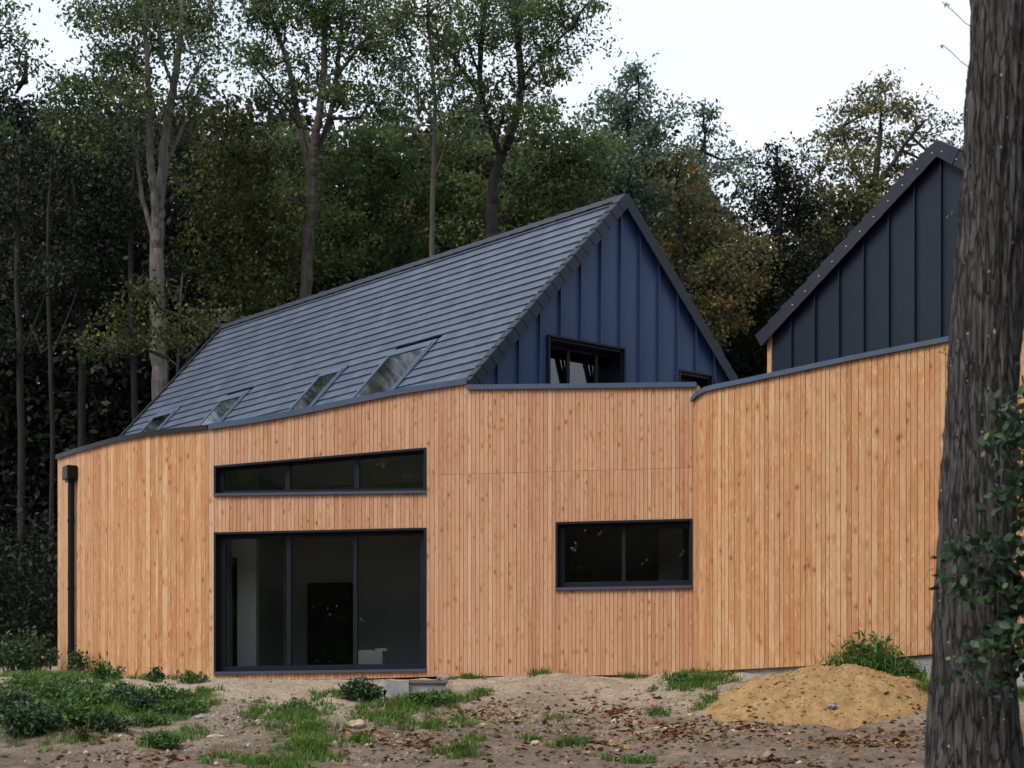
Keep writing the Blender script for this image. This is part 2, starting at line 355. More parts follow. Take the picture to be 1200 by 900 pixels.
WALLY = [(-400, 60), (-1, 60), (0, 44), (67, 43), (68, 38.2), (105, 36.5), (165, 35.05), (245, FY(245)), (812, FY(812)), (836, 31.5), (880, 31.1), (950, 30.65), (1085, 29.9), (1210, 29.1), (1330, 28.2)]
def gpx(px, py):            # point of the ground seen at a photo pixel, never behind a wall
    Y = 18.; lim = lerp(WALLY, px) - .12
    while Y < lim:
        x = (px - CX) / F * Y; r = YH - F * (ground_z(x, Y) - CZ) / Y
        if r <= py: break
        Y += .05
    Y = min(Y, lim); x = (px - CX) / F * Y
    return np.array([x, Y, ground_z(x, Y)])

# ------------------------------------------------------------------ timber house, left of the two
def wall_curve(pts, n=60):
    pts = [np.array(p, float) for p in pts]; q = [2 * pts[0] - pts[1]] + pts + [2 * pts[-1] - pts[-2]]; o = []
    for i in range(1, len(q) - 2):
        for k in range(n):
            s = k / n; a, b, c, d = q[i - 1], q[i], q[i + 1], q[i + 2]
            o.append(.5 * ((2 * b) + (-a + c) * s + (2 * a - 5 * b + 4 * c - d) * s * s + (-a + 3 * b - 3 * c + d) * s ** 3))
    o.append(pts[-1]); return np.array(o)
class Path:
    def __init__(s, pts):
        s.p = np.array(pts); s.d = np.concatenate([[0], np.cumsum(np.linalg.norm(np.diff(s.p, axis=0), axis=1))]); s.len = s.d[-1]
    def at(s, u):
        u = min(max(u, 0), s.len); x = np.interp(u, s.d, s.p[:, 0]); y = np.interp(u, s.d, s.p[:, 1])
        e_ = np.array([np.interp(min(u + .04, s.len), s.d, s.p[:, 0]) - np.interp(max(u - .04, 0), s.d, s.p[:, 0]), np.interp(min(u + .04, s.len), s.d, s.p[:, 1]) - np.interp(max(u - .04, 0), s.d, s.p[:, 1])]); e_ /= np.linalg.norm(e_)
        return np.array([x, y]), np.array([e_[1], -e_[0]])
    def pt(s, u, n, z): c, nn = s.at(u); q = c + nn * n; return np.array([q[0], q[1], z])
    def zrow(s, u, rows):          # height on the path at u for a photo outline rows = [(px, py)]
        c, _ = s.at(u); px = CX + F * c[0] / c[1]; return CZ + (YH - lerp(rows, px)) / F * c[1]
def planks(mb, path, ztop, zbot, openings, wmean, gap, seed, joint=None, wvar=.12, u0=0., u1=None):
    """vertical boards along a path; openings = [(u0, u1, zbot(u), ztop(u))]; each board is its own block with its own tone"""
    rd = random.Random(seed); u1 = path.len if u1 is None else u1
    br = sorted({u0, u1} | {x for o in openings for x in o[:2] if u0 < x < u1}); edges = []
    for a, b in zip(br, br[1:]):
        n = max(1, round((b - a) / wmean)); ws = [1 + rd.uniform(-wvar, wvar) for _ in range(n)]; k = (b - a) / sum(ws); x = a
        for wd in ws: edges.append((x, x + wd * k)); x += wd * k
    for i, (a, b) in enumerate(edges):
        m_ = (a + b) / 2; spans = [(zbot, ztop)]
        for o in openings:
            if o[0] - 1e-4 < m_ < o[1] + 1e-4:
                new = []
                for lo, hi in spans:
                    if o[2](m_) > lo(m_) + .01 and o[3](m_) < hi(m_) - .01: new += [(lo, o[2]), (o[3], hi)]
                    elif o[2](m_) > lo(m_) + .01: new += [(lo, o[2])] if o[2](m_) < hi(m_) else [(lo, hi)]
                    elif o[3](m_) < hi(m_) - .01: new += [(o[3], hi)] if o[3](m_) > lo(m_) else [(lo, hi)]
                spans = new
        if joint and m_ > joint[0]:
            new = []
            for lo, hi in spans:
                if lo(m_) < joint[1] < hi(m_): new += [(lo, lambda u: joint[1] - .002), (lambda u: joint[1] + .002, hi)]
                else: new.append((lo, hi))
            spans = new
        tone0 = min(1, max(0, rd.gauss(.5, .25))); jit = rd.uniform(-.003, .003)
        for lo, hi in spans:
            tone = min(1, max(0, tone0 + rd.gauss(0, .10))); pid = rd.uniform(0, 100)
            A, B = a + gap / 2, b - gap / 2
            q = [path.pt(A, 0 + jit, lo(A)), path.pt(B, jit, lo(B)), path.pt(B, -.024, lo(B)), path.pt(A, -.024, lo(A)),
                 path.pt(A, jit, hi(A)), path.pt(B, jit, hi(B)), path.pt(B, -.024, hi(B)), path.pt(A, -.024, hi(A))]
            uv = [(A, lo(A)), (B, lo(B)), (B + .03, lo(B)), (A - .03, lo(A)), (A, hi(A)), (B, hi(B)), (B + .03, hi(B)), (A - .03, hi(A))]
            mb.hexa(q, tone, pid, uv, 0)
def core(mb, path, ztop, zbot, openings, step, u0=0., u1=None, n0=-.028, n1=-.30):
    u1 = path.len if u1 is None else u1
    br = sorted({u0, u1} | {x for o in openings for x in o[:2]}); cells = []
    for a, b in zip(br, br[1:]):
        n = max(1, math.ceil((b - a) / step)); cells += [(a + (b - a) * k / n, a + (b - a) * (k + 1) / n) for k in range(n)]
    for a, b in cells:
        m_ = (a + b) / 2; spans = [(zbot, ztop)]
        for o in sorted(openings, key=lambda o: o[2](m_)):
            if o[0] < m_ < o[1]: lo, hi = spans.pop(); spans += [(lo, o[2]), (o[3], hi)]
        for lo, hi in spans:
            mb.hexa([path.pt(a, n0, lo(a)), path.pt(b, n0, lo(b)), path.pt(b, n1, lo(b)), path.pt(a, n1, lo(a)),
                     path.pt(a, n0, hi(a)), path.pt(b, n0, hi(b)), path.pt(b, n1, hi(b)), path.pt(a, n1, hi(a))], mi=1)
def sweep(path, u0, u1, step, prof, **k):      # prof(u) -> 4+ points (n,z)
    mb = MB(); n = max(1, math.ceil((u1 - u0) / step)); rings = [[path.pt(u, nn, z) for nn, z in prof(u)] for u in [u0 + (u1 - u0) * i / n for i in range(n + 1)]]
    m_ = len(rings[0])
    for A, B in zip(rings, rings[1:]):
        for j in range(m_): mb.face([A[j], B[j], B[(j + 1) % m_], A[(j + 1) % m_]], **k)
    mb.face(rings[0], **k); mb.face(rings[-1][::-1], **k); return mb

house = empty('timber_house', P(500, 795, 33.6), 'timber-clad house with tiled roof, roof windows and blue gable behind the sliding glass door wall', 'house', 'timber-clad houses')
FPATH = Path([FP.p(0, 0, 0)[:2], FP.p(FLEN, 0, 0)[:2]])
def fu(px): return FP.px(px, 700)[0]
TOPL = [(60, 541), (67, 537.5), (90, 530), (137, 517), (180, 509), (245, 502.5), (300, 494.5), (350, 485.5), (400, 475), (467, 461.5), (533, 451.2), (548, 449)]
TOPR = [(548, 455.5), (600, 455), (700, 454), (815, 452.5)]
u548 = fu(547.5)
BOT = [(60, 797), (245, 796.5), (400, 796), (500, 793), (800, 790.5), (830, 790)]
ztopF = lambda u: FPATH.zrow(u, TOPL if u < u548 else TOPR)
zbotF = lambda u: FPATH.zrow(u, BOT)
def opening(tl, tr, br, bl):
    (ul, zl), (ur, zr) = FP.px(*tl), FP.px(*tr); (_, zbl), (_, zbr) = FP.px(*bl), FP.px(*br)
    t_ = lambda u: zl + (zr - zl) * (u - ul) / (ur - ul); b_ = lambda u: zbl + (zbr - zbl) * (u - ul) / (ur - ul)
    return (ul, ur, b_, t_)
OP_CL = opening((251.5, 546), (499.7, 524.5), (499.7, 578.2), (251.5, 581.5))
OP_BIG = opening((251, 624), (499.5, 618.4), (499.5, 787), (251, 790.5))
OP_SM = opening((651.2, 612), (811.2, 607.8), (811.2, 689.3), (651.2, 692))
# both left openings share their edges exactly
OP_CL = (OP_BIG[0], OP_BIG[1], OP_CL[2], OP_CL[3])
ops = [OP_CL, OP_BIG, OP_SM]
mb = MB()
zj = FP.px(600, 554)[1]
planks(mb, FPATH, ztopF, zbotF, ops, .0667, .006, 3, (OP_BIG[1] + .02, zj), u1=u548)
planks(mb, FPATH, ztopF, zbotF, ops[2:], .0667, .006, 5, (0, zj), u0=u548)
core(mb, FPATH, ztopF, zbotF, ops[:2], 9, u1=u548); core(mb, FPATH, ztopF, zbotF, ops[2:], 9, u0=u548 + .001)
mb.build('timber_wall', [W_FLAT, MEMB], house)

# left end: the wall bends back
lp = wall_curve([P(68, 0, 38.2)[:2], P(105, 0, 36.5)[:2], P(165, 0, 35.05)[:2], P(245, 0, FY(245))[:2]], 24)
LPATH = Path(lp)
mb = MB(); zt = lambda u: LPATH.zrow(u, TOPL); zb = lambda u: LPATH.zrow(u, BOT) - .05
planks(mb, LPATH, zt, zb, [], .098, .006, 8, wvar=.42)
core(mb, LPATH, zt, zb, [], .25)
mb.box(lambda u, n, z: LPATH.pt(0, n, z) + np.array([*((LPATH.at(0)[1][1], -LPATH.at(0)[1][0])), 0]) * u, (.002, -.30, zb(0)), (.022, .0, zt(0)), tone=.35, uv=[(0, 0), (.1, 0), (.1, 0), (0, 0), (0, 4), (.1, 4), (.1, 4), (0, 4)])
mb.build('curved_wall', [W_CURVE, MEMB], house)

def coping(name, path, u0, u1, top, h, proud, m, parent, step=.2):
    return sweep(path, u0, u1, step, lambda u: [(-.36, top(u) + .002), (-.36, top(u) + h + .01), (proud, top(u) + h), (proud, top(u) - .018), (proud - .012, top(u) - .018), (proud - .012, top(u) + .002)]).build(name, m, parent)
coping('wall_coping', LPATH, -.0, LPATH.len, zt, .062, .05, COPDARK, house)
coping('wall_coping', FPATH, 0, u548 - .004, ztopF, .075, .05, COPING, house, .15)
coping('wall_coping', FPATH, u548 + .002, FLEN - .05, ztopF, .058, .05, COPING, house, 3)

# windows in the flat wall
def window(name, op, mull_px, parent, tops=(.10, .07), side=(.13, .10), sill_h=.055, depth=.12, label=None):
    ul, ur, zb_, zt_ = op; mb = MB(); f = FP.p
    def strip(ua, ub, za0, za1, zb0, zb1, n0, n1):       # a block whose lower/upper edges slope between ua and ub
        mb.hexa([f(ua, n1, za0), f(ub, n1, zb0), f(ub, n0, zb0), f(ua, n0, za0), f(ua, n1, za1), f(ub, n1, zb1), f(ub, n0, zb1), f(ua, n0, za1)])
    T = .035
    # projecting metal lining round the hole
    strip(ul, ur, zt_(ul) - T, zt_(ul), zt_(ur) - T, zt_(ur), -.30, .022)
    strip(ul, ul + T, zb_(ul), zt_(ul) - T - .001, zb_(ul + T), zt_(ul + T) - T - .001, -.30, .022)
    strip(ur - T, ur, zb_(ur - T), zt_(ur - T) - T - .001, zb_(ur), zt_(ur) - T - .001, -.30, .022)
    # sash frame set back
    a, b = ul + T + .001, ur - T - .001; zt2 = lambda u: zt_(u) - T - .002; zb2 = lambda u: zb_(u) + sill_h
    strip(a, b, zt2(a) - tops[0] + T, zt2(a), zt2(b) - tops[0] + T, zt2(b), -depth - .06, -depth)
    strip(a, b, zb2(a), zb2(a) + tops[1], zb2(b), zb2(b) + tops[1], -depth - .06, -depth)
    ztm = lambda u: zt2(u) - tops[0] + T - .001; zbm = lambda u: zb2(u) + tops[1] + .001
    strip(a, a + side[0], zbm(a), ztm(a), zbm(a + side[0]), ztm(a + side[0]), -depth - .06, -depth)
    strip(b - side[1], b, zbm(b - side[1]), ztm(b - side[1]), zbm(b), ztm(b), -depth - .06, -depth)
    xs = [a + side[0]]
    for m0, m1 in mull_px:
        v0, v1 = FP.px(m0, 650, -depth)[0], FP.px(m1, 650, -depth)[0]; xs += [v0, v1]; strip(v0, v1, zbm(v0), ztm(v0), zbm(v1), ztm(v1), -depth - .065, -depth + .006)
    xs.append(b - side[1])
    wo = mb.build(name, FRAME, parent)
    s = MB(); s.hexa([f(ul + .001, .045, zb_(ul) + .0), f(ur - .001, .045, zb_(ur)), f(ur - .001, -depth - .05, zb_(ur)), f(ul + .001, -depth - .05, zb_(ul)),
                      f(ul + .001, .045, zb_(ul) + sill_h - .012), f(ur - .001, .045, zb_(ur) + sill_h - .012), f(ur - .001, -depth - .05, zb_(ur) + sill_h - .002), f(ul + .001, -depth - .05, zb_(ul) + sill_h - .002)])
    s.build('sill', SILL, wo)
    for x0, x1 in zip(xs[::2], xs[1::2]):
        g = MB(); nn = -depth - .03
        g.hexa([f(x0, nn, zbm(x0)), f(x1, nn, zbm(x1)), f(x1, nn - .012, zbm(x1)), f(x0, nn - .012, zbm(x0)), f(x0, nn, ztm(x0)), f(x1, nn, ztm(x1)), f(x1, nn - .012, ztm(x1)), f(x0, nn - .012, ztm(x0))])
        g.build('pane', GLASS, wo)
    return wo
window('clerestory_window', OP_CL, [(334.5, 340), (415, 421)], house, (.075, .05), (.09, .045))
window('sliding_glass_door', OP_BIG, [(336, 341), (414, 418.5)], house, (.10, .085), (.11, .09))
window('window', OP_SM, [(729, 733)], house, (.09, .085), (.085, .03))

# rooms seen through the panes
FLZ = zb2_ = OP_BIG[2](OP_BIG[0]) + .06
def room(name, u0, u1, z0, z1, n0, n1, m, parent):
    mb = MB(); f = FP.p
    mb.face([f(u0, n0, z0), f(u1, n0, z0), f(u1, n1, z0), f(u0, n1, z0)], mi=1)
    mb.face([f(u0, n0, z1), f(u0, n1, z1), f(u1, n1, z1), f(u1, n0, z1)], mi=2)
    mb.face([f(u0, n1, z0), f(u1, n1, z0), f(u1, n1, z1), f(u0, n1, z1)])
    mb.face([f(u0, n0, z0), f(u0, n1, z0), f(u0, n1, z1), f(u0, n0, z1)]); mb.face([f(u1, n1, z0), f(u1, n0, z0), f(u1, n0, z1), f(u1, n1, z1)])
    return mb.build(name, m, parent)
rz1 = OP_CL[3](OP_CL[1]) + .12
room('living_room', OP_BIG[0] - .25, OP_BIG[1] + .35, FLZ, rz1, -.32, -4.6, [GREYIN, INFLOOR, PLASTW], house)
room('side_room', OP_SM[0] - .3, OP_SM[1] + .4, OP_SM[2](OP_SM[0]) - .9, OP_SM[3](OP_SM[0]) + .3, -.32, -3.4, [GREYIN, INFLOOR, PLASTW], house)
mb = MB()                                             # white return wall inside, with a dark doorway in it
ua, ub = FP.px(255, 700, -1.6)[0], FP.px(300, 700, -1.6)[0]; ud = FP.px(278, 700, -1.6)[0]; zd = FP.px(270, 653, -1.6)[1]
mb.box(FP.p, (ud, -1.75, FLZ + .002), (ub, -1.6, rz1 - .01)); mb.box(FP.p, (OP_BIG[0] - .24, -1.75, zd), (ud - .001, -1.6, rz1 - .01))
mb.build('interior_wall', PLASTW, house)
mb = MB(); mb.box(FP.p, (OP_BIG[0] - .24, -1.73, FLZ + .002), (ud - .002, -1.66, zd - .002)); mb.build('interior_door', DARKIN, house)
mb = MB(); ua, ub = FP.px(360, 700, -4.3)[0], FP.px(410, 700, -4.3)[0]; zz = FP.px(380, 683, -4.3)[1]
mb.box(FP.p, (ua, -4.55, FLZ + .002), (ub, -4.3, zz)); mb.build('stove_niche', DARKIN, house)
mb = MB(); ua, ub = FP.px(772, 650, -2.)[0], FP.px(800, 650, -2.)[0]
mb.box(FP.p, (ua, -2.1, OP_SM[2](OP_SM[0]) - .89), (ub, -2.0, OP_SM[3](OP_SM[0]) + .1)); mb.build('interior_panel', GREYIN, house)
# carton on the floor behind the door
ua, ub = FP.px(420, 700, -.75)[0], FP.px(448, 700, -.75)[0]; zc = FP.px(430, 763, -.75)[1]
mb = MB(); mb.box(FP.p, (ua, -1.05, FLZ + .003), (ub, -.75, zc)); mb.box(FP.p, (ua + .02, -1.03, zc), (ub - .16, -.78, zc + .02)); mb.box(FP.p, (ub - .14, -.98, zc + .001), (ub + .05, -.82, zc + .05))
WHITEBOX, _, _ = mat('white_carton', (.75, .74, .68), .7)
o = mb.build('carton', WHITEBOX); props(o, 'white carton standing on the floor behind the right pane of the sliding door', 'box')
mb = MB(); 
for k in range(5):
    a = [FP.p(ub + .1 + .13 * k, -.9 + .04 * (k % 2), FLZ + .03), FP.p(ub + .2 + .13 * k, -.86, FLZ + .07 + .02 * (k % 3)), FP.p(ub + .3 + .13 * k, -.92, FLZ + .03)]
    mb.tube(a, .022, 6)
CLOTH, _, _ = mat('pale_sheet', (.4, .4, .38), .8)
o = mb.build('crumpled_sheet', CLOTH, smooth=True, weld=True); props(o, 'crumpled pale sheet lying beside the white carton inside the glass door', 'sheet')

# rain pipe with hopper at the left end of the curved wall
up = None
for k in range(400):
    u = LPATH.len * k / 400; c, nn = LPATH.at(u); q = c + nn * .09
    if CX + F * q[0] / q[1] > 83: up = u; break
c, nn = LPATH.at(up); Yp = (c + nn * .09)[1]
zp = lambda py: CZ + (YH - py) / F * Yp
mb = MB(); a = LPATH.pt(up, .085, 0)
mb.tube([(a[0], a[1], zp(800)), (a[0], a[1], zp(563))], .062, 14)
for py in (610, 690, 765): mb.tube([(a[0], a[1], zp(py + 1.3)), (a[0], a[1], zp(py - 1.3))], .071, 14)
po = mb.build('rain_pipe', BLACK, house, smooth=False)
mb = MB(); tx = np.array([-nn[1], nn[0]])
fr2 = lambda u, n, z: np.array([*(c + tx * u + nn * n), z])
mb.box(fr2, (-.17, .015, zp(562)), (.15, .20, zp(546.5))); mb.box(fr2, (-.10, .03, zp(565)), (.09, .16, zp(562) - .001)); mb.build('hopper', BLACK, po)

# pitched roof
A1 = P(733, 230, 35.52); V1 = P(548, 452, 33.35)
g1 = np.array([.774, .633]); r1 = np.array([-.633, .774]); q1 = (A1 - V1)[:2] @ g1; m1 = (A1[2] - V1[2]) / q1
L1 = 12.98
class Roof:
    """gable roof: apex A, horizontal ridge direction r (away from the gable), g along the gable, slope m"""
    def __init__(s, A, r, g, m): s.A, s.r, s.g, s.m = A, np.array(r), np.array(g), m; s.c = math.hypot(1, m)
    def pt(s, Lr, t, h, side=-1):           # t along the slope from the ridge, h above it, side -1 = towards -g
        q = t / s.c; xy = s.A[:2] + s.r * Lr + s.g * side * q + s.g * side * (s.m / s.c) * h
        return np.array([xy[0], xy[1], s.A[2] - s.m * q + h / s.c])
    def px(s, px, py):                      # photo pixel -> (L, t) on the -g slope
        a, b = (px - CX) / F, (YH - py) / F; d = np.array([a, 1, b]); n = np.array([-s.g[0] * s.m, -s.g[1] * s.m, 1.])
        Y = (n @ (s.A - np.array([0, 0, CZ]))) / (n @ d); X = d * Y + np.array([0, 0, CZ]); v = (X - s.A)[:2]
        return v @ s.r, -(v @ s.g) * s.c
RF = Roof(A1, r1, g1, m1)
sky_px = [((458, 419), (510, 402), (415, 466)), ((378, 441), (404, 434), (328, 484)), ((263, 469.5), (289, 463), (240, 497)), ((184, 489), (207, 483), (160, 508))]
skys = []
for tl, tr, bl in sky_px:
    la, ta = RF.px(*tl); lb, tb = RF.px(*tr); skys.append((lb, la, (ta + tb) / 2, None))
def behind_wall(xy): return (xy - FP.o) @ FP.n < -.30
def tiles(mb, rf, side, Lmax, tmax, gauge, wid, clip, holes, seed, L0=0.):
    rd = random.Random(seed); n = math.ceil(tmax / gauge)
    for i in range(n):
        t0, t1 = i * gauge - .05, min((i + 1) * gauge, tmax + .1); x = L0 - (wid / 2 if i % 2 else 0)
        while x < Lmax:
            a, b = max(x + .0025, L0), min(x + wid - .0025, Lmax); x += wid
            if b - a < .02: continue
            if clip and not behind_wall(rf.pt((a + b) / 2, t1, 0, side)[:2]): continue
            if any(a < h[1] and b > h[0] and t1 > h[2] + .02 and t0 < h[3] for h in holes):
                a0, b0 = a, b
                for h in holes:
                    if a < h[1] and b > h[0] and t1 > h[2] + .02 and t0 < h[3]:
                        if a < h[0]: b = h[0]
                        elif b > h[1]: a = h[1]
                        else: a = b
                if b - a < .02: continue
            j = rd.uniform(-.003, .003); up_, lo_ = .004, .034
            q = [rf.pt(a, t0, up_ - .02, side), rf.pt(b, t0, up_ - .02, side), rf.pt(b, t1 + j, lo_ - .03, side), rf.pt(a, t1 + j, lo_ - .03, side),
                 rf.pt(a, t0, up_, side), rf.pt(b, t0, up_, side), rf.pt(b, t1 + j, lo_ + rd.uniform(-.002, .002), side), rf.pt(a, t1 + j, lo_ + rd.uniform(-.002, .002), side)]
            mb.hexa(q, rd.random())
TM = q1 * RF.c + .02
holes = [(a - .07, b + .07, t0 - .05, 9) for a, b, t0, _ in skys]
mb = MB(); tiles(mb, RF, -1, L1, TM, .24, .33, True, holes, 4); tiles(mb, RF, 1, L1, TM, .24, .33, False, [], 5)
for sd_ in (-1, 1):                                    # closed underlay below the tiles
    b_ = 4 if sd_ < 0 else 0
    lo = [RF.pt(x, TM, -.03, sd_) for x in ((3.6 if sd_ < 0 else 0), L1)]; hi = [RF.pt(x, 0, -.03, sd_) for x in (0, L1)]
    vtx = RF.pt(.2, TM - .15, -.03, sd_)
    mb.face([hi[0], hi[1], lo[1], lo[0], vtx], .0)
roof = mb.build('roof', TILE, house)
mb = MB()
for k in range(math.ceil(L1 / .42)):
    a, b = -.03 + k * .42, min(L1, -.03 + (k + 1) * .42 + .03); h0, h1 = .052, .064
    for s_ in (-1, 1):
        mb.hexa([RF.pt(a, .17, h0 - .03, s_), RF.pt(b, .17, h1 - .03, s_), RF.pt(b, -.0, h1 - .03, s_), RF.pt(a, .0, h0 - .03, s_), RF.pt(a, .17, h0, s_), RF.pt(b, .17, h1, s_), RF.pt(b, 0, h1, s_), RF.pt(a, 0, h0, s_)], .2)
mb.build('ridge_cap', VERGE, roof)
def verge(rf, side, t1, gauge, parent, face_h=.14, Lf=-.045, Lb=.13, wmat=VERGE, name='verge_trim', step=.007):
    mb = MB(); n = math.ceil(t1 / gauge)
    for i in range(n):
        a, b = i * gauge + .004, (i + 1) * gauge - .004 + .02
        for (x0, x1, h0, h1) in ((Lf, Lf + .02, -face_h, .055), (Lf + .0201, Lb, .044, .056)):
            mb.hexa([rf.pt(x0 - step * 0, a, h0, side), rf.pt(x0 - step, b, h0, side), rf.pt(x1 - step * .5, b, h0, side), rf.pt(x1, a, h0, side),
                     rf.pt(x0, a, h1 - step, side), rf.pt(x0 - step, b, h1 + step, side), rf.pt(x1 - step * .5, b, h1 + step, side), rf.pt(x1, a, h1 - step, side)], random.random())
    return mb.build(name, wmat, parent)
verge(RF, -1, TM - .1, .24, roof); verge(RF, 1, 4.3, .24, roof)
# far verge flashing
mb = MB(); mb.hexa([RF.pt(L1 - .01, TM, .02, -1), RF.pt(L1 + .05, TM, .02, -1), RF.pt(L1 + .05, 0, .02, -1), RF.pt(L1 - .01, 0, .02, -1), RF.pt(L1 - .01, TM, .062, -1), RF.pt(L1 + .05, TM, .062, -1), RF.pt(L1 + .05, 0, .062, -1), RF.pt(L1 - .01, 0, .062, -1)]); mb.build('rear_verge', VERGE, roof)
# roof windows
for la, lb, t0, _ in skys:
    t1 = TM - .03
    for k in range(60):
        if behind_wall(RF.pt((la + lb) / 2, t0 + .08 + k * .03, 0)[:2]) and t0 + .08 + k * .03 < TM - .02: t1 = t0 + .08 + k * .03
    t1 = min(t1, t0 + 1.35)
    R_ = lambda l, n, t: RF.pt(l, t, n, -1)
    mb = MB(); W = .042
    mb.box(R_, (la, -.04, t0), (lb, .062, t0 + .09)); mb.box(R_, (la, -.04, t1 - W), (lb, .056, t1))
    mb.box(R_, (la, -.04, t0 + .091), (la + W, .058, t1 - W - .001)); mb.box(R_, (lb - W, -.04, t0 + .091), (lb, .058, t1 - W - .001))
    mb.box(R_, (la - .06, -.03, t0 - .10), (lb + .06, .045, t0 - .001))
    mb.box(R_, (la - .065, -.03, t0), (la - .001, .05, t1)); mb.box(R_, (lb + .001, -.03, t0), (lb + .065, .05, t1))
    wo = mb.build('roof_window', COPING, house)
    g = MB(); g.box(R_, (la + W + .001, .036, t0 + .091), (lb - W - .001, .048, t1 - W - .001)); g.build('pane', SKYGLASS, wo)
    d = MB(); d.box(R_, (la + .01, -.30, t0 + .02), (lb - .01, -.26, t1 - .02)); d.build('shaft', GREYIN, wo)

# standing seam gables
def gable(rf, qL, qR, zlow, seam, off, Lp, m, parent, openings=(), bulge=.012, name='gable_wall'):
    mb = MB(); P2 = lambda q, l, z: np.array([*(rf.A[:2] + rf.g * q + rf.r * (Lp - l)), z])
    ztop = lambda q: rf.A[2] - rf.m * abs(q) - .03
    br = [off + seam * k for k in range(-20, 20) if -qL < off + seam * k < qR]; br = sorted(set([-qL] + br + [qR, 0.]))
    seams = [off + seam * k for k in range(-20, 20)]
    for a, b in zip(br, br[1:]):
        ns = 6
        for k in range(ns):
            x0, x1 = a + (b - a) * k / ns, a + (b - a) * (k + 1) / ns
            def bl(x):
                s0 = max([s_ for s_ in seams if s_ <= x + 1e-6]); f = (x - s0) / seam; return bulge * 4 * f * (1 - f)
            spans = [(zlow, None)]
            for o in openings:
                if o[0] < (x0 + x1) / 2 < o[1]: spans = [(o[3], None)] + ([(zlow, o[2])] if o[2] > zlow else [])
            for lo, hi in spans:
                h0, h1 = (ztop(x0), ztop(x1)) if hi is None else (hi, hi)
                if max(h0, h1) <= lo: continue
                mb.face([P2(x0, bl(x0), min(lo, h0)), P2(x1, bl(x1), min(lo, h1)), P2(x1, bl(x1), h1), P2(x0, bl(x0), h0)])
    for s_ in br[1:-1]:
        if not any(abs(s_ - x) < 1e-6 for x in seams): continue
        lo = zlow
        for o in openings:
            if o[0] < s_ < o[1]: lo = o[3]
        if ztop(s_) > lo: mb.box(lambda u, n, z: P2(u, n, z), (s_ - .011, -.005, lo), (s_ + .011, .05, ztop(s_)))
    return mb.build(name, m, parent)
class GP(Plane): pass
GPl = Plane(A1[:2] + r1 * .10, g1, -r1)
qa, za = GPl.px(641.5, 395); qb, _ = GPl.px(728.5, 409); zgl = GPl.px(600, 470)[1]; 
q2a, z2a = GPl.px(794.5, 435.5); q2b, _ = GPl.px(831, 441)
go1 = (qa, qb, zgl, za); go2 = (q2a, q2b, zgl, z2a)
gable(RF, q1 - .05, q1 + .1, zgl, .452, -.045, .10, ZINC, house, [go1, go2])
def gwindow(op, mulls, parent, name, depth=.16):
    a, b, z0, z1 = op; mb = MB(); f = GPl.p; T = .045
    z0 += .02
    mb.box(f, (a, -.32, z1 - T), (b, .03, z1)); mb.box(f, (a, -.32, z0), (a + T, .03, z1 - T - .001)); mb.box(f, (b - T, -.32, z0), (b, .03, z1 - T - .001))
    mb.box(f, (a - .03, .0, z1 + .001), (b + .03, .075, z1 + .03)); mb.box(f, (b + .001, .0, z0), (b + .035, .07, z1)); mb.box(f, (a - .035, 0, z0), (a - .001, .07, z1))
    mb.box(f, (a + T, -depth - .06, z1 - T - .08), (b - T, -depth, z1 - T - .002)); mb.box(f, (a + T, -depth - .06, z0), (b - T, -depth, z0 + .06))
    xs = [a + T] + [x for m_ in mulls for x in (m_ - .03, m_ + .03)] + [b - T]
    for m_ in mulls: mb.box(f, (m_ - .03, -depth - .06, z0 + .061), (m_ + .03, -depth + .004, z1 - T - .081))
    wo = mb.build(name, FRAME, parent)
    for x0, x1 in zip(xs[::2], xs[1::2]):
        g = MB(); n0, zA, zB = -depth - .03, z0 + .061, z1 - T - .081; dn = (zB - zA) * .15          # pane top leaned inwards, an added tilt turning its reflection to the sky
        g.hexa([f(x0, n0, zA), f(x1, n0, zA), f(x1, n0 - .012, zA), f(x0, n0 - .012, zA), f(x0, n0 - dn, zB), f(x1, n0 - dn, zB), f(x1, n0 - dn - .012, zB), f(x0, n0 - dn - .012, zB)]); g.build('pane', GLASS2, wo)
    k = MB(); k.box(f, (a - .1, -2.2, z0 - .1), (b + .1, -2.1, z1 + .1)); k.box(f, (a - .1, -2.2, z0 - .12), (b + .1, -.33, z0 - .1)); k.box(f, (a - .12, -2.2, z0 - .1), (a - .1, -.33, z1 + .1)); k.box(f, (b + .1, -2.2, z0 - .1), (b + .12, -.33, z1 + .1)); k.box(f, (a - .1, -2.2, z1 + .1), (b + .1, -.33, z1 + .12))
    k.build('loft_room', DARKIN, wo)
    return wo
gwindow(go1, [qa + (qb - qa) * .36, qa + (qb - qa) * .74], house, 'gable_window')
gwindow(go2, [], house, 'gable_window')

# ------------------------------------------------------------------ second timber house, right
house2 = empty('timber_house', P(1000, 790, 31), 'timber-clad house with dark seamed gable and long curving board wall behind the sand heap', 'house', 'timber-clad houses')
rp = wall_curve([P(p, 0, Y)[:2] for p, Y in ((822, 32.50), (813.5, 32.32), (815, 31.95), (836, 31.5), (880, 31.1), (950, 30.65), (1085, 29.9), (1210, 29.1), (1330, 28.2), (1480, 27.2), (1640, 26.2))], 14)
RPATH = Path(rp)
TOPC = [(811, 473), (815, 467), (820, 462.5), (828, 458), (840, 454.8), (860, 450.8), (880, 446.6), (900, 442.3), (1000, 421), (1110, 399.5), (1200, 381.5), (1400, 345), (1650, 302)]
BOTC = [(811, 789), (820, 788), (855, 785), (950, 780), (985, 776), (1085, 767), (1200, 757), (1400, 742), (1650, 722)]
zt2, zb2 = (lambda u: RPATH.zrow(u, TOPC)), (lambda u: RPATH.zrow(u, BOTC))
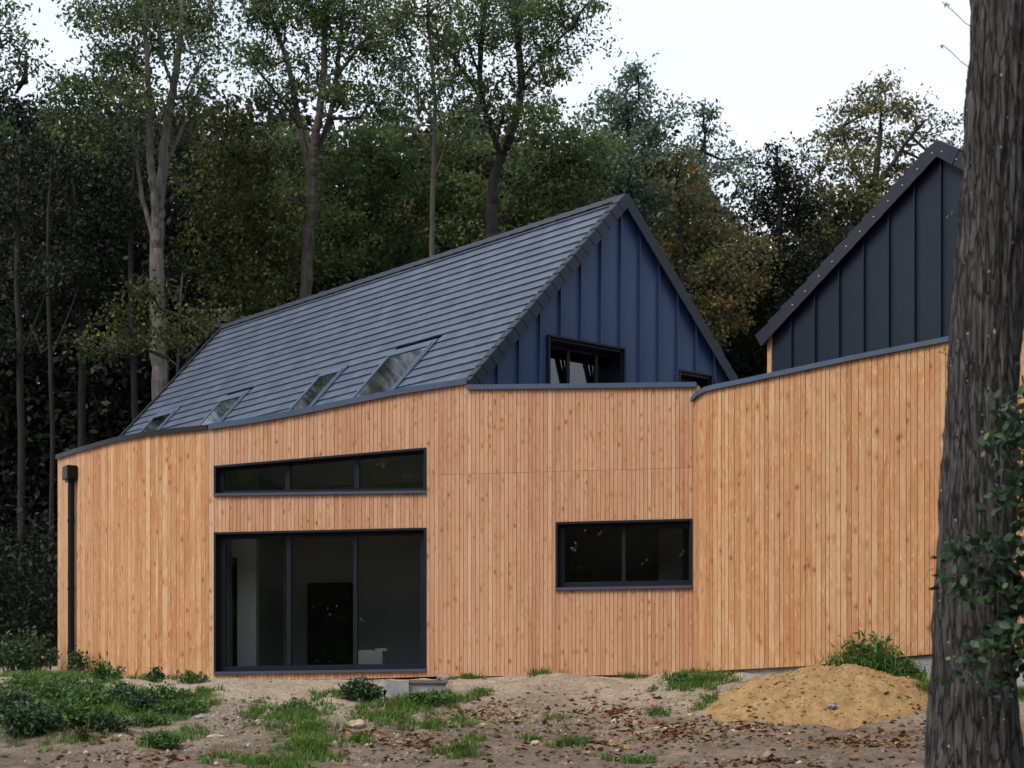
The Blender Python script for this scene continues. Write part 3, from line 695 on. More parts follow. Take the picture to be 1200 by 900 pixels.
mb = MB(); planks(mb, RPATH, zt2, zb2, [], .082, .007, 21, wvar=.3); core(mb, RPATH, zt2, zb2, [], .2); mb.build('curved_wall', [W_CURVE, MEMB], house2)
coping('wall_coping', RPATH, .0, RPATH.len, zt2, .054, .05, COPING, house2, .06)
sweep(RPATH, .5, RPATH.len, .4, lambda u: [(-.06, zb2(u) - 1.2), (-.30, zb2(u) - 1.2), (-.30, zb2(u) + .02), (-.06, zb2(u) + .02)]).build('plinth', CONC, house2)
d2 = np.array([.66, -.75]); r2 = np.array([.75, .66])
d2 /= np.linalg.norm(d2); r2 /= np.linalg.norm(r2)
A2 = P(1100, 168, 31.7); G2 = Plane(A2[:2], d2, -r2)
qe, ze = G2.px(893, 393); m2 = (A2[2] - ze) / (-qe); RF2 = Roof(A2, r2, d2, m2); T2 = -qe * RF2.c
LR2 = 2.2
mb = MB(); tiles(mb, RF2, 1, LR2, T2, .335, .42, False, [], 15)
for s_ in (-1, 1): mb.face([RF2.pt(0, 0, -.03, s_), RF2.pt(LR2, 0, -.03, s_), RF2.pt(LR2, T2, -.03, s_), RF2.pt(0, T2, -.03, s_)])
roof2 = mb.build('roof', TILE, house2)
mb = MB(); c_ = lambda l, n, t: RF2.pt(l, t, n, -1)
mb.box(c_, (.1, -.02, .02), (LR2, .02, T2)); [mb.box(c_, (.5 * k, .021, .03), (.5 * k + .03, .06, T2 - .01)) for k in range(1, 4)]
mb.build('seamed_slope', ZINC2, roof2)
verge(RF2, -1, T2 - .15, .335, roof2, .175, -.05, step=.012); verge(RF2, 1, T2, .45, roof2, .175, -.05, step=.012)
SCREW, _, _ = mat('screw_head', (.55, .55, .55), .4)
for s_, n_ in ((-1, 11), (1, 5)):
    for k in range(n_):
        mb = MB()
        t_ = .16 + .335 * k + random.uniform(-.02, .02); c_ = lambda l, n, t: RF2.pt(l, t, n, s_)
        mb.box(c_, (-.068, -.085, t_ - .008), (-.05, -.069, t_ + .008)); mb.build('screw', SCREW, roof2)
z2low = G2.px(897, 460)[1] - 1.2
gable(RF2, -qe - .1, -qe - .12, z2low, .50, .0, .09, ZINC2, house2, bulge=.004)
mb = MB(); fq = lambda q, l, z: np.array([*(A2[:2] + d2 * q + r2 * (.09 - l)), z])
mb.box(fq, (qe + .06, -.05, z2low), (qe + .15, .03, A2[2] - m2 * (-qe - .12) - .06), tone=.95, uv=[(0, 0), (.08, 0), (.08, 0), (0, 0), (0, 2), (.08, 2), (.08, 2), (0, 2)]); mb.build('corner_board', W_CURVE, house2)
mb = MB(); zs_ = A2[2] - m2 * (-qe - .12) - .05
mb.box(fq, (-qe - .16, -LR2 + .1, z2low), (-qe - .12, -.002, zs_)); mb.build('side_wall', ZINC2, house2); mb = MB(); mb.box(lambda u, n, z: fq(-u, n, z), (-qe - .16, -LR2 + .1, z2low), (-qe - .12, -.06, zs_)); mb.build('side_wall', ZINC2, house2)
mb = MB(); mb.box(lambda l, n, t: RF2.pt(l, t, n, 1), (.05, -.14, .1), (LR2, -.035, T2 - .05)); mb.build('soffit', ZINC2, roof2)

# ------------------------------------------------------------------ sand heap, concrete pit, stones
def pile_noise(x, Y): return .05 * mnoise.noise((x * 2.2, Y * 2.2, 2)) + .035 * mnoise.noise((x * 6, Y * 6, 4)) + .03 * abs(mnoise.noise((x * 13, Y * 13, 6))) + .016 * mnoise.noise((x * 30, Y * 30, 8))
def pz(x, Y):
    h = pile(x, Y); return zbase(x, Y) - .10 + h + (pile_noise(x, Y) * sm(0, .15, h)) + .08 * sm(0, .05, h)
SAND, t_, b_ = mat('yellow_sand', (.5, .3, .1), .95, .1)
n_ = noise(t_, objco(t_), 5, 8, .7); n2_ = noise(t_, objco(t_), 40, 4, .7)
c_ = ramp(t_, n_, [(.3, (.25, .155, .07)), (.52, (.40, .255, .115)), (.75, (.52, .355, .175))])
t_.links.new(mix(t_, mathn(t_, 'MULTIPLY', mathn(t_, 'SUBTRACT', n2_, .5, True), 3.6, True), c_, (.17, .095, .04)), b_.inputs['Base Color']); bump(t_, b_, mathn(t_, 'ADD', n2_, n_), .8, .03)
xs = np.arange(PILE[0] - 2.0, PILE[0] + 2.1, .026); ys = np.arange(PILE[1] - 1.15, PILE[1] + 1.85, .026)
po = grid_mesh('sand_heap', xs, ys, pz, SAND); props(po, 'heap of yellow sand dumped in front of the curving board wall', 'sand heap')

def at_ground(px, py, dz=0.): p = gpx(px, py); return p + np.array([0, 0, dz])
c0 = at_ground(484, 812)
mb = MB(); fr3 = lambda u, n, z: np.array([c0[0] + u * .985 + n * .17, c0[1] + u * .17 * .4 - n * .985, c0[2] + z])
zt_ = CZ + (YH - 799) / F * c0[1] - c0[2]
mb.box(fr3, (-.44, -.3, -.35), (-.10, .3, zt_)); mb.box(fr3, (-.099, -.3, -.35), (.46, .24, zt_ - .035))
pit = mb.build('concrete_pit', CONC); props(pit, 'grey concrete inspection pit half sunk in the bank before the glass door', 'manhole')
mb = MB(); mb.box(fr3, (-.095, -.32, zt_ - .034), (.49, .27, zt_ + .012)); mb.build('lid', LID, pit)
def rock(px, py, size, m, label, cat='stone', sq=(1, 1, .6)):
    import bmesh
    p = gpx(px, py) if cat != 'sandstone' else None
    b = bmesh.new(); bmesh.ops.create_icosphere(b, subdivisions=3, radius=1)
    s0 = random.uniform(0, 90)
    for v in b.verts:
        k = 1 + .35 * mnoise.noise(v.co * 1.3 + Vector((s0, 0, 0))) + .1 * mnoise.noise(v.co * 4 + Vector((0, s0, 0)))
        v.co = Vector((v.co.x * sq[0], v.co.y * sq[1], v.co.z * sq[2])) * k * size
    me = bpy.data.meshes.new('stone'); b.to_mesh(me); b.free()
    o = link_mesh('stone', me, m); o.location = tuple(p + np.array([0, 0, size * sq[2] * .35])); return props(o, label, cat)
STONE1 = metal_mat('stone_beige', (.42, .33, .24), .9, 9, .3, .2); STONE2 = metal_mat('stone_grey', (.24, .235, .25), .85, 9, .3, .2)
rock(419, 852, .10, STONE1, 'pale beige stone on the bank below the concrete pit', sq=(1.1, .9, .7))
rock(236, 842, .07, STONE2, 'small blue-grey stone at the edge of the long weeds', sq=(1.2, .9, .6))
rock(252, 865, .085, STONE1, 'flat pinkish stone lying on the bare bank', sq=(1.3, .9, .35))
rock(628, 873, .06, STONE1, 'small brown stone lying on bare soil at the bank foot', sq=(1, .8, .7))
rock(522, 788.5, .10, STONE2, 'grey rubble stone against the foot of the flat board wall', sq=(1.5, .7, .5))
# stone on the sand heap
xq = PILE[0] + .1
for k in range(80):
    yq = PILE[1] - 1 + k * .03
    if YH - F * (pz(xq, yq) - CZ) / yq < 831: break
r_ = rock(964, 840, .06, STONE2, 'small grey stone stuck on the flank of the sand heap'); r_.location = (xq, yq, pz(xq, yq) + .01)

# ------------------------------------------------------------------ leaves, trees
def leaf_cloud(cent, size, aspect=.55, up=.5, seed=0):
    """one small kite-shaped leaf at every centre; returns verts, faces"""
    r = np.random.default_rng(seed); n = len(cent)
    d = r.normal(size=(n, 3)); d[:, 2] -= .25; d /= np.linalg.norm(d, axis=1, keepdims=True)
    nn = r.normal(size=(n, 3)); nn[:, 2] += up * 1.5; w_ = np.cross(d, nn); w_ /= np.linalg.norm(w_, axis=1, keepdims=True) + 1e-9
    s = (np.asarray(size) * r.uniform(.65, 1.35, n))[:, None]
    b0 = cent; tip = cent + d * s; side = w_ * s * aspect * .5; mid = cent + d * s * .45
    drop = np.cross(w_, d) * s * .08
    v = np.stack([b0, mid + side + drop, tip, mid - side + drop], 1).reshape(-1, 3)
    return v, np.arange(4 * n).reshape(n, 4)
def blob_points(c, rad, n, r, clump=.33, per=60):
    """points gathered in twig clumps scattered through an ellipsoid"""
    k = max(3, n // per); u = r.normal(size=(k, 3)); u /= np.linalg.norm(u, axis=1, keepdims=True); u *= r.uniform(.15, 1, (k, 1)) ** .45
    u *= 1 + .25 * r.normal(size=(k, 1)) * .6
    cc = c + u * rad
    pts = np.repeat(cc, per, 0) + np.clip(r.normal(size=(k * per, 3)), -1.6, 1.6) * clump * np.array([1.15, 1.15, .6]) * np.repeat(r.uniform(.5, 1.35, k), per)[:, None]
    return pts, cc, np.repeat(r.uniform(-.27, .27, k), per)
tree_no = [0]
def tree(name, label, Y, trunk, limbs, blobs, leaf, bark, dens=1., size=.17, group=None, cat='tree', clump=.25, twigs=6):
    """trunk/limbs: [(px, py, radius px)] at distance Y; blobs: (px, py, rx, ry[, dY]) crown masses"""
    tree_no[0] += 1; r = np.random.default_rng(100 + tree_no[0]); rd = random.Random(tree_no[0])
    base = P(trunk[0][0], trunk[0][1], Y); gz = ground_z(base[0], Y) - .1
    root = empty(name, (base[0], Y, gz), label, cat, group); mb = MB()
    def line(pts, dy=0, n=10, depth=None):
        w3 = [P(a, b, Y + dy * k / max(1, len(pts) - 1)) for k, (a, b, _) in enumerate(pts)]; rr = [c / F * Y * .92 for *_, c in pts]
        W = list(wall_curve(w3, 7)); RR = list(np.interp(np.arange(len(W)) / 7, np.arange(len(rr)), rr))
        for k in range(1, len(W) - 1): W[k] = W[k] + r.normal(size=3) * min(.02, RR[k] * .12)
        mb.tube(W, RR, n, tone=.5); return W
    t0 = trunk[0]; full = [(t0[0], YH - F * (gz - CZ) / Y, t0[2] * 1.25)] + list(trunk) if P(0, t0[1], Y)[2] > gz + .3 else list(trunk)
    skel = line(full)
    for lim in limbs: skel += line(lim, rd.uniform(-1.5, 1.5), 7)
    sk = np.array(skel); V, T = [], []
    for bl in blobs:
        px, py, rx, ry = bl[:4]; dy = bl[4] if len(bl) > 4 else rd.uniform(-1.2, 1.2)
        c = P(px, py, Y + dy); rad = np.array([rx, (rx + ry) / 2, ry]) / F * Y
        area = math.pi * rad[0] * rad[2]; n = int(dens * 7.6 * area / (size * size * .30))
        pts, cc, tn = blob_points(c, rad, n, r, clump)
        V.append(pts); T.append(np.clip(r.normal(.45, .22, len(pts)) + tn, 0, 1))
        near = sk[np.argmin(np.linalg.norm(sk - c - np.array([0, 0, -rad[2] * .8]), axis=1))]
        midp = near * .5 + c * .5 + np.array([0, 0, -.25]) + r.normal(size=3) * .15
        mb.tube([near, midp, c], [.055, .035, .02], 5, tone=.5)
        for k in range(min(twigs, len(cc))):
            q = cc[k]; mb.tube([c * .6 + midp * .4, c * .4 + q * .6 + r.normal(size=3) * .12, q], [.022, .014, .006], 4, tone=.5)
    cen = np.concatenate(V); v, f = leaf_cloud(cen, size * .72, seed=tree_no[0])
    me = fast_mesh('crown', v, f, np.concatenate(T)); link_mesh('crown', me, LF[leaf], root)
    mb.build('trunk', bark, root, smooth=True, weld=False)
    return root
G = 'trees of the wood behind the houses'
tree('forked_tree', 'tall tree with thick pale forked trunk behind the low end of the tiled roof', 51,
     [(192, 640, 11.5), (187, 450, 10.5), (184, 340, 9.6), (185, 262, 8.6), (188, 225, 7), (196, 150, 6), (205, 90, 5), (214, 20, 4), (219, -90, 2.5)],
     [[(184, 290, 5.5), (182, 240, 5.2), (177, 190, 4.8), (175, 120, 4), (171, 40, 3), (165, -60, 2)], [(181, 285, 3.2), (166, 225, 2.8), (156, 150, 2.2), (140, 60, 1.6)], [(190, 200, 3), (214, 150, 2.4), (240, 90, 1.8)], [(202, 100, 2.5), (190, 60, 2), (182, -20, 1.6)]],
     [(112, 96, 52, 32), (80, 120, 34, 22), (150, 50, 55, 45), (200, 30, 50, 50), (235, 70, 28, 40), (130, 10, 60, 30), (200, 0, 60, 26), (120, 150, 55, 28), (215, 135, 36, 30), (165, 110, 40, 28), (250, 10, 26, 32)], 'green', BARK_PALE, .62, .16, G)
tree('tall_tree', 'straight-trunked tall tree splitting into a fan of limbs above the roof ridge', 54,
     [(358, 520, 8.5), (360, 345, 8), (364, 260, 7.8), (366, 200, 7.5), (370, 160, 5.5), (377, 110, 5), (381, 50, 4), (386, -60, 2.5)],
     [[(365, 215, 5), (352, 150, 4.2), (336, 70, 3.5), (318, 20, 2.8), (300, -50, 2)], [(368, 190, 4), (388, 130, 3.6), (398, 60, 3), (406, -30, 2)], [(352, 150, 2.5), (325, 110, 2), (300, 80, 1.4)], [(394, 90, 2.5), (425, 50, 2), (450, 20, 1.5)]],
     [(300, 50, 34, 45), (335, 10, 48, 45), (380, 40, 40, 45), (420, 30, 42, 45), (455, 45, 36, 40), (350, 90, 36, 30), (320, 115, 30, 25), (405, 105, 40, 30), (440, 110, 40, 30), (380, 0, 80, 24), (300, 5, 40, 26)], 'green', BARK_MID, .6, .16, G)
tree('slim_tree', 'slim tree with a thin straight pole of a trunk just above the roof ridge', 50,
     [(506, 360, 3.6), (507, 230, 3.3), (510, 130, 2.8), (504, 50, 2.2), (500, -40, 1.6)], [[(508, 210, 1.6), (530, 150, 1.3), (545, 110, 1)], [(509, 150, 1.6), (486, 100, 1.3), (470, 70, 1)]],
     [(490, 95, 40, 30), (470, 30, 30, 40), (515, 40, 30, 36), (500, 5, 45, 24), (528, 140, 30, 22), (478, 150, 34, 22)], 'green', BARK_MID, .55, .15, G)
tree('crooked_tree', 'tall tree with dark crooked upper limbs reaching against the sky over the ridge', 53,
     [(578, 340, 8), (576, 270, 7.6), (580, 205, 6.8), (598, 160, 5.8), (611, 105, 5), (606, 45, 4.3), (600, -30, 3)],
     [[(588, 185, 4), (566, 120, 4), (563, 70, 3.4), (570, 0, 2.6)], [(570, 130, 2.6), (548, 90, 2.2), (520, 55, 1.8), (480, 10, 1.3)], [(609, 95, 2.5), (640, 60, 2), (672, 30, 1.4)], [(566, 100, 2), (545, 40, 1.6), (530, -20, 1.2)]],
     [(560, 35, 46, 40), (600, 20, 45, 40), (640, 15, 40, 34), (675, 20, 28, 24), (655, 55, 42, 26), (690, 2, 18, 16), (625, 85, 40, 26), (560, 100, 42, 30), (530, 60, 34, 30), (590, 130, 40, 26), (660, 85, 22, 14), (600, 0, 70, 22)], 'green', BARK_DARK, .55, .15, G)
tree('edge_tree', 'tree whose thin leafy boughs hang in from the picture edge against open sky', 44,
     [(-70, 700, 11), (-66, 300, 9), (-60, 60, 6), (-50, -60, 3)], [[(-62, 120, 3), (-30, 80, 2.2), (15, 45, 1.2)], [(-63, 170, 3), (-30, 130, 2.2), (30, 92, 1.2)]],
     [(-5, 28, 34, 30), (20, 62, 28, 12), (-10, 90, 32, 16), (30, 82, 18, 8), (-30, 10, 40, 30), (-40, 150, 50, 40)], 'green', BARK_DARK, .45, .15, G)
tree('dark_tree', 'dark dense tree filling the wood beside the pale forked trunk', 56,
     [(95, 560, 5), (97, 400, 4.6), (92, 300, 4), (85, 200, 3)], [], [(40, 170, 55, 40), (90, 200, 50, 45), (20, 240, 50, 50), (75, 280, 55, 50), (30, 330, 50, 50), (120, 250, 40, 50), (110, 330, 40, 45), (0, 130, 40, 25)], 'dark', BARK_DARK, .8, .19, G)
tree('yellowing_tree', 'yellowing tree between the two tall forked trunks', 55,
     [(284, 470, 4), (280, 300, 3.5), (272, 180, 2.5)], [], [(268, 135, 34, 26), (290, 180, 44, 36), (255, 210, 40, 40), (300, 240, 44, 36), (255, 285, 46, 36), (310, 300, 40, 36), (280, 345, 50, 30)], 'yellow', BARK_DARK, .75, .18, G)
tree('young_tree', 'young leafy tree with a few yellow leaves beside the sloping end of the roof', 48.5,
     [(207, 560, 2.6), (208, 450, 2.2), (211, 360, 1.6), (214, 320, 1)], [[(208, 440, 1.2), (235, 400, 1), (255, 375, .7)], [(209, 430, 1), (180, 405, .9), (150, 385, .7)]], [(235, 378, 32, 20), (265, 368, 22, 12), (210, 400, 34, 18), (150, 385, 36, 24), (120, 410, 34, 22), (180, 345, 30, 26)], 'yellow', BARK_MID, .5, .15, G)
tree('broad_tree', 'broad dark green tree above the middle of the tiled roof', 57,
     [(430, 420, 6), (432, 260, 5), (436, 180, 3)], [], [(430, 170, 54, 40), (470, 200, 45, 40), (400, 220, 50, 45), (450, 250, 54, 40), (400, 290, 50, 40), (350, 300, 40, 45), (345, 230, 40, 40), (500, 240, 40, 45), (470, 300, 50, 30), (340, 165, 36, 30)], 'toplit', BARK_DARK, .75, .18, G)
tree('bushy_tree', 'bushy green tree just behind the upper ridge end of the roof', 56,
     [(548, 400, 5), (545, 260, 4.5), (545, 190, 3)], [], [(545, 180, 50, 34), (600, 200, 50, 36), (650, 180, 46, 36), (545, 240, 50, 40), (620, 245, 56, 34), (670, 225, 44, 34), (690, 180, 34, 34), (560, 285, 44, 28), (640, 140, 36, 26)], 'toplit', BARK_DARK, .8, .18, G)
tree('feathery_tree', 'feathery grey-green tree rising to a point above the gable apex', 60,
     [(738, 420, 5), (738, 230, 4), (735, 120, 2)], [], [(735, 100, 22, 24), (728, 130, 34, 26), (768, 140, 30, 28), (705, 150, 34, 34), (745, 175, 56, 34), (790, 180, 28, 34), (700, 200, 40, 34), (760, 220, 56, 40), (790, 270, 44, 40), (715, 115, 16, 16), (748, 82, 9, 11)], 'grey', BARK_DARK, .68, .18, G)
tree('wispy_tree', 'wispy pale green tree with thin top standing right of the gable apex', 62,
     [(828, 440, 4), (828, 260, 3), (826, 150, 1.4)], [], [(828, 145, 17, 20), (820, 175, 28, 22), (848, 190, 24, 22), (865, 215, 22, 24), (815, 215, 36, 30), (845, 245, 40, 28), (825, 130, 8, 9), (870, 185, 8, 10)], 'grey', BARK_DARK, .45, .17, G)
tree('rusty_tree', 'rust-tinted tree behind the right slope of the blue gable', 58,
     [(800, 480, 5), (800, 320, 4), (795, 220, 2.5)], [], [(795, 205, 28, 26), (800, 250, 38, 32), (835, 285, 42, 34), (805, 300, 40, 40), (850, 330, 44, 36), (830, 370, 44, 40), (870, 300, 34, 30)], 'rust', BARK_DARK, .7, .17, G)
tree('dark_round_tree', 'dark round-topped tree in the gap between the two gables', 60,
     [(912, 500, 5), (912, 330, 4), (914, 220, 2.5)], [], [(912, 190, 24, 24), (925, 215, 30, 26), (900, 240, 32, 30), (935, 250, 36, 30), (905, 290, 42, 34), (890, 335, 44, 34), (880, 385, 40, 36), (930, 320, 40, 30)], 'dark', BARK_DARK, .8, .17, G)
tree('oak_tree', 'wide olive-brown tree with open crown against the sky beside the dark gable', 64,
     [(1030, 520, 8), (1028, 330, 7), (1025, 230, 5), (1032, 150, 3)], [[(1026, 240, 3.5), (1000, 190, 2.5), (985, 150, 1.8)], [(1027, 220, 3.5), (1060, 170, 2.5), (1085, 140, 1.8)], [(1026, 270, 3), (980, 240, 2.2), (955, 215, 1.5)]],
     [(1035, 118, 34, 20), (1000, 128, 30, 18), (1065, 130, 30, 18), (985, 155, 26, 20), (1090, 152, 26, 18), (1030, 155, 44, 22), (1105, 170, 20, 14), (965, 185, 26, 22), (1010, 195, 44, 28), (1060, 190, 40, 24), (980, 235, 44, 28), (1030, 240, 44, 30), (960, 275, 40, 30), (1010, 290, 44, 30), (1037, 100, 12, 9), (1100, 205, 30, 26), (1140, 190, 30, 30)], 'olive', BARK_MID, .58, .18, G)
for lab, px, Yd, r0 in (('thin dark pole of a tree standing deep in the wood at the picture edge', 22, 50, 5), ('thin dark tree trunk standing just left of the rain pipe corner', 58, 52, 3.4), ('slender dark trunk beside the pale forked tree, partly hidden by leaves', 155, 53, 4.5)):
    tree('pole_tree', lab, Yd, [(px, 760, r0), (px + 3, 500, r0 * .9), (px - 2, 300, r0 * .7), (px + 4, 160, r0 * .4)], [[(px + 1, 420, 1.5), (px + 22, 370, 1.1), (px + 36, 330, .8)]], [(px + 6, 190, 34, 34), (px - 18, 250, 30, 26), (px + 30, 320, 30, 24), (px - 14, 400, 26, 20)], 'dark', BARK_DARK, .6, .17, G)

# the wood beyond: one mass nobody could count
def wood_mass(name, label, n, Y0, Y1, x0, x1, zlo, topf, leaf, size, clump, seed, kind='stuff'):
    r = np.random.default_rng(seed); k = n // 30
    Y = r.uniform(Y0, Y1, k); px = r.uniform(x0, x1, k); top = np.array([lerp(topf, p) for p in px]) + r.normal(0, 9, k)
    top = top + 32 * np.sin(px * .045 + seed) * np.sin(px * .017 + 2) + 14 * np.sin(px * .11) ; py = top + (zlo - top) * r.uniform(0, 1, k) ** .92
    c = np.stack([(px - CX) / F * Y, Y, CZ + (YH - py) / F * Y], 1)
    pts = np.repeat(c, 30, 0) + r.normal(size=(k * 30, 3)) * clump
    tn = np.clip(r.normal(.38, .2, len(pts)) + np.repeat(r.uniform(-.2, .2, k), 30), 0, 1)
    v, f = leaf_cloud(pts, size, seed=seed); o = link_mesh(name, fast_mesh(name, v, f, tn), LF[leaf]); return props(o, label, 'wood', kind=kind)
SKYL = [(-200, 130), (60, 150), (130, 150), (240, 130), (280, 150), (330, 175), (450, 165), (520, 165), (640, 180), (700, 190), (760, 220), (840, 275), (880, 300), (950, 280), (1000, 265), (1120, 265), (1400, 240)]
wood_mass('distant_wood', 'dark leafy mass of the wood behind the single trees', 900000, 62, 84, -190, 1480, 860, SKYL, 'dark', .26, .6, 71)
wood_mass('undergrowth', 'dark undergrowth of saplings at the foot of the wood', 40000, 44, 57, -200, 130, 815, [(-200, 620), (100, 650)], 'dark', .14, .4, 72)

# wood behind the viewer, which the panes and roof windows mirror
r = np.random.default_rng(5); k = 12500
ang = r.uniform(R(-98), R(145), k); dist = r.uniform(24, 40, k)
keep = (np.abs(ang) < R(70)) | (r.uniform(0, 1, k) < .34); ang = ang[keep]; dist = dist[keep]; k = len(ang)
top_ = 17 + 3.5 * np.sin(ang * 7) + 2 * np.sin(ang * 17 + 1)
c = np.stack([np.sin(ang) * dist * 1.2, -np.cos(ang) * dist, .5 + r.uniform(0, 1, k) ** .8 * top_], 1)
pts = np.repeat(c, 14, 0) + r.normal(size=(k * 14, 3)) * .9
v, f = leaf_cloud(pts, .75, seed=6); o = link_mesh('opposite_wood', fast_mesh('opposite_wood', v, f, np.clip(r.normal(.45, .2, len(pts)), 0, 1)), LF['green']); props(o, 'leafy wood across the clearing that the window panes mirror', 'wood', kind='stuff')

# ------------------------------------------------------------------ near tree at the right
NY = 17.0
edge = [(-700, 1180, 1258), (-200, 1150, 1234), (0, 1138, 1222), (60, 1135.5, 1218), (100, 1130, 1215), (200, 1126, 1207), (330, 1117, 1199), (430, 1110, 1193), (550, 1103, 1190), (640, 1098, 1188), (740, 1092, 1188), (800, 1088, 1189), (860, 1084, 1194), (900, 1081, 1199), (950, 1074, 1210), (1000, 1062, 1222)]
eL = [(a, b) for a, b, _ in edge]; eR = [(a, c) for a, _, c in edge]
nroot = empty('old_tree', (P(1141, 0, NY)[0], NY, ground_z(P(1141, 0, NY)[0], NY) - .1), 'big near tree with fissured grey bark, partly hiding the dark gable', 'tree')
pys = list(np.concatenate([np.linspace(1000, -60, 250), np.linspace(-80, -700, 30)])); SEG = 150; V = []; 
for py in pys:
    l, rr = lerp(eL, py), lerp(eR, py); cxp, rad = (l + rr) / 2 + .8, (rr - l) / 2 / F * NY * .95; cpt = P(cxp, py, NY); z = cpt[2]
    flare = sm(840, 1000, py)
    for j in range(SEG):
        a = 2 * math.pi * j / SEG; ca, sa = math.cos(a), math.sin(a)
        tw = a + z * .10
        n1 = 1 - abs(mnoise.noise((math.cos(tw) * 5.2, math.sin(tw) * 5.2, z * .7 + .6 * mnoise.noise((ca * 2, sa * 2, z * 1.6)))))
        n2 = 1 - abs(mnoise.noise((math.cos(tw) * 11, math.sin(tw) * 11, z * 1.7 + 7)))
        n3 = mnoise.noise((ca * 26, sa * 26, z * 7))
        d = .036 * (n1 ** 3 - .45) + .024 * (n2 ** 3 - .45) + .007 * n3 + .05 * mnoise.noise((ca * 1.3, sa * 1.3, z * .7)) * (1 - .4 * abs(ca)) + flare * .06 * math.sin(a * 5 + 1)
        V.append((cpt[0] + ca * (rad + d), cpt[1] + sa * (rad + d), z))
ii = np.arange(len(V)).reshape(len(pys), SEG); jj = np.roll(ii, -1, 1)
f = np.stack([ii[:-1], jj[:-1], jj[1:], ii[1:]], -1).reshape(-1, 4)
me = fast_mesh('trunk', np.array(V), f); me.polygons.foreach_set('use_smooth', np.ones(len(f), bool)); link_mesh('trunk', me, BARK_NEAR, nroot)
r = np.random.default_rng(77); cv = []; mbb = MB()
topc = P(1220, -690, NY)
for k in range(9):
    a = k * .7; p1 = topc + np.array([math.cos(a) * 2.2, math.sin(a) * 2.2, 1.2 + .3 * k]); mbb.tube([topc + np.array([0, 0, -.3]), (topc + p1) / 2 + np.array([0, 0, .4]), p1], [.12, .07, .03], 7)
    cv.append(blob_points(p1, np.array([1.6, 1.6, 1.1]), 900, r, .35)[0])
cv = np.concatenate(cv); v, f = leaf_cloud(cv, .13, seed=3); link_mesh('crown', fast_mesh('crown', v, f, np.clip(r.normal(.5, .2, len(cv)), 0, 1)), LF['green'], nroot)
mbb.build('bough', BARK_NEAR, nroot, smooth=True)
# small shoots on the bark
mb = MB()
def shoot(pts, rad=.0035, n=5):
    mb = MB(); mb.tube([P(a, b, NY - .12 + (.0 if len(p_) < 3 else p_[2])) for p_ in pts for a, b in [p_[:2]]], rad, n); mb.build('twig', BARK_DARK, nroot)
shoot([(1142, 34), (1130, 26), (1118, 14), (1104, 2)]); shoot([(1140, 82), (1126, 72), (1116, 62), (1104, 52)])
shoot([(1145, 30, -.1), (1158, 18, -.1), (1172, 10, -.1), (1182, 22, -.1)], .003)
shoot([(1114, 418), (1106, 414), (1102, 412)], .003); shoot([(1130, 250), (1118, 251), (1112, 252)], .003)
lv = np.array([P(a, b, NY - .13) for a, b in ((1110, 2), (1111, 4), (1102, 52), (1101, 414), (1103, 417), (1106, 413), (1112, 251), (1115, 253), (1173, 9), (1172, 12), (1182, 24))]); v, f = leaf_cloud(lv, .05, seed=9)
link_mesh('foliage', fast_mesh('foliage', v, f, np.full(len(lv), .98)), LF['yellow'], nroot)

# sapling with drooping leafy twigs before the near trunk
SY = 15.9
sroot = empty('leafy_sapling', (P(1222, 0, SY)[0], SY, ground_z(P(1222, 0, SY)[0], SY)), 'sapling with drooping broad-leaved twigs in front of the near grey trunk', 'sapling')
gz_ = YH - F * (ground_z(P(1222, 0, SY)[0], SY) - CZ) / SY
mb = MB(); rd = random.Random(4); stems = [[(1222, gz_), (1218, 800), (1214, 620), (1206, 500), (1198, 440)], [(1216, 700), (1200, 640), (1175, 625), (1150, 628), (1128, 640), (1108, 660)],
    [(1217, 740), (1196, 690), (1170, 680), (1140, 684), (1112, 690)], [(1217, 780), (1198, 735), (1172, 742), (1142, 760), (1118, 782)], [(1215, 650), (1200, 590), (1178, 575), (1160, 585)],
    [(1212, 570), (1196, 520), (1176, 508), (1158, 512)], [(1218, 800), (1200, 760), (1182, 775), (1168, 800), (1160, 812)], [(1207, 505), (1190, 476), (1174, 470)], [(1214, 620), (1206, 570), (1196, 545), (1180, 540)], [(1217, 720), (1190, 660), (1160, 655), (1135, 668), (1125, 690)], [(1217, 740), (1204, 700), (1190, 705), (1176, 730), (1168, 760)]]
cent, dirs = [], []
for i, st in enumerate(stems):
    w3 = []; dyy = rd.uniform(-.25, .15)
    for k, (a, b) in enumerate(st): w3.append(P(a, b, SY + dyy * k / len(st) + .05 * rd.uniform(-1, 1)))
    mb.tube(w3, [.011 * (1 - .7 * k / len(w3)) * (1.6 if i == 0 else .55) for k in range(len(w3))], 5)
    for p, q in zip(w3[:-1], w3[1:]):
        n = max(3, int(np.linalg.norm(q - p) / (.0055 if i else .012)))
        if i == 0 and p[2] < P(0, 650, SY)[2]: n //= 3
        for k in range(n):
            s = rd.random(); cent.append(p + (q - p) * s + np.array([rd.gauss(0, .06), rd.gauss(0, .06), rd.gauss(-.03, .06)]))
cent = np.array(cent)
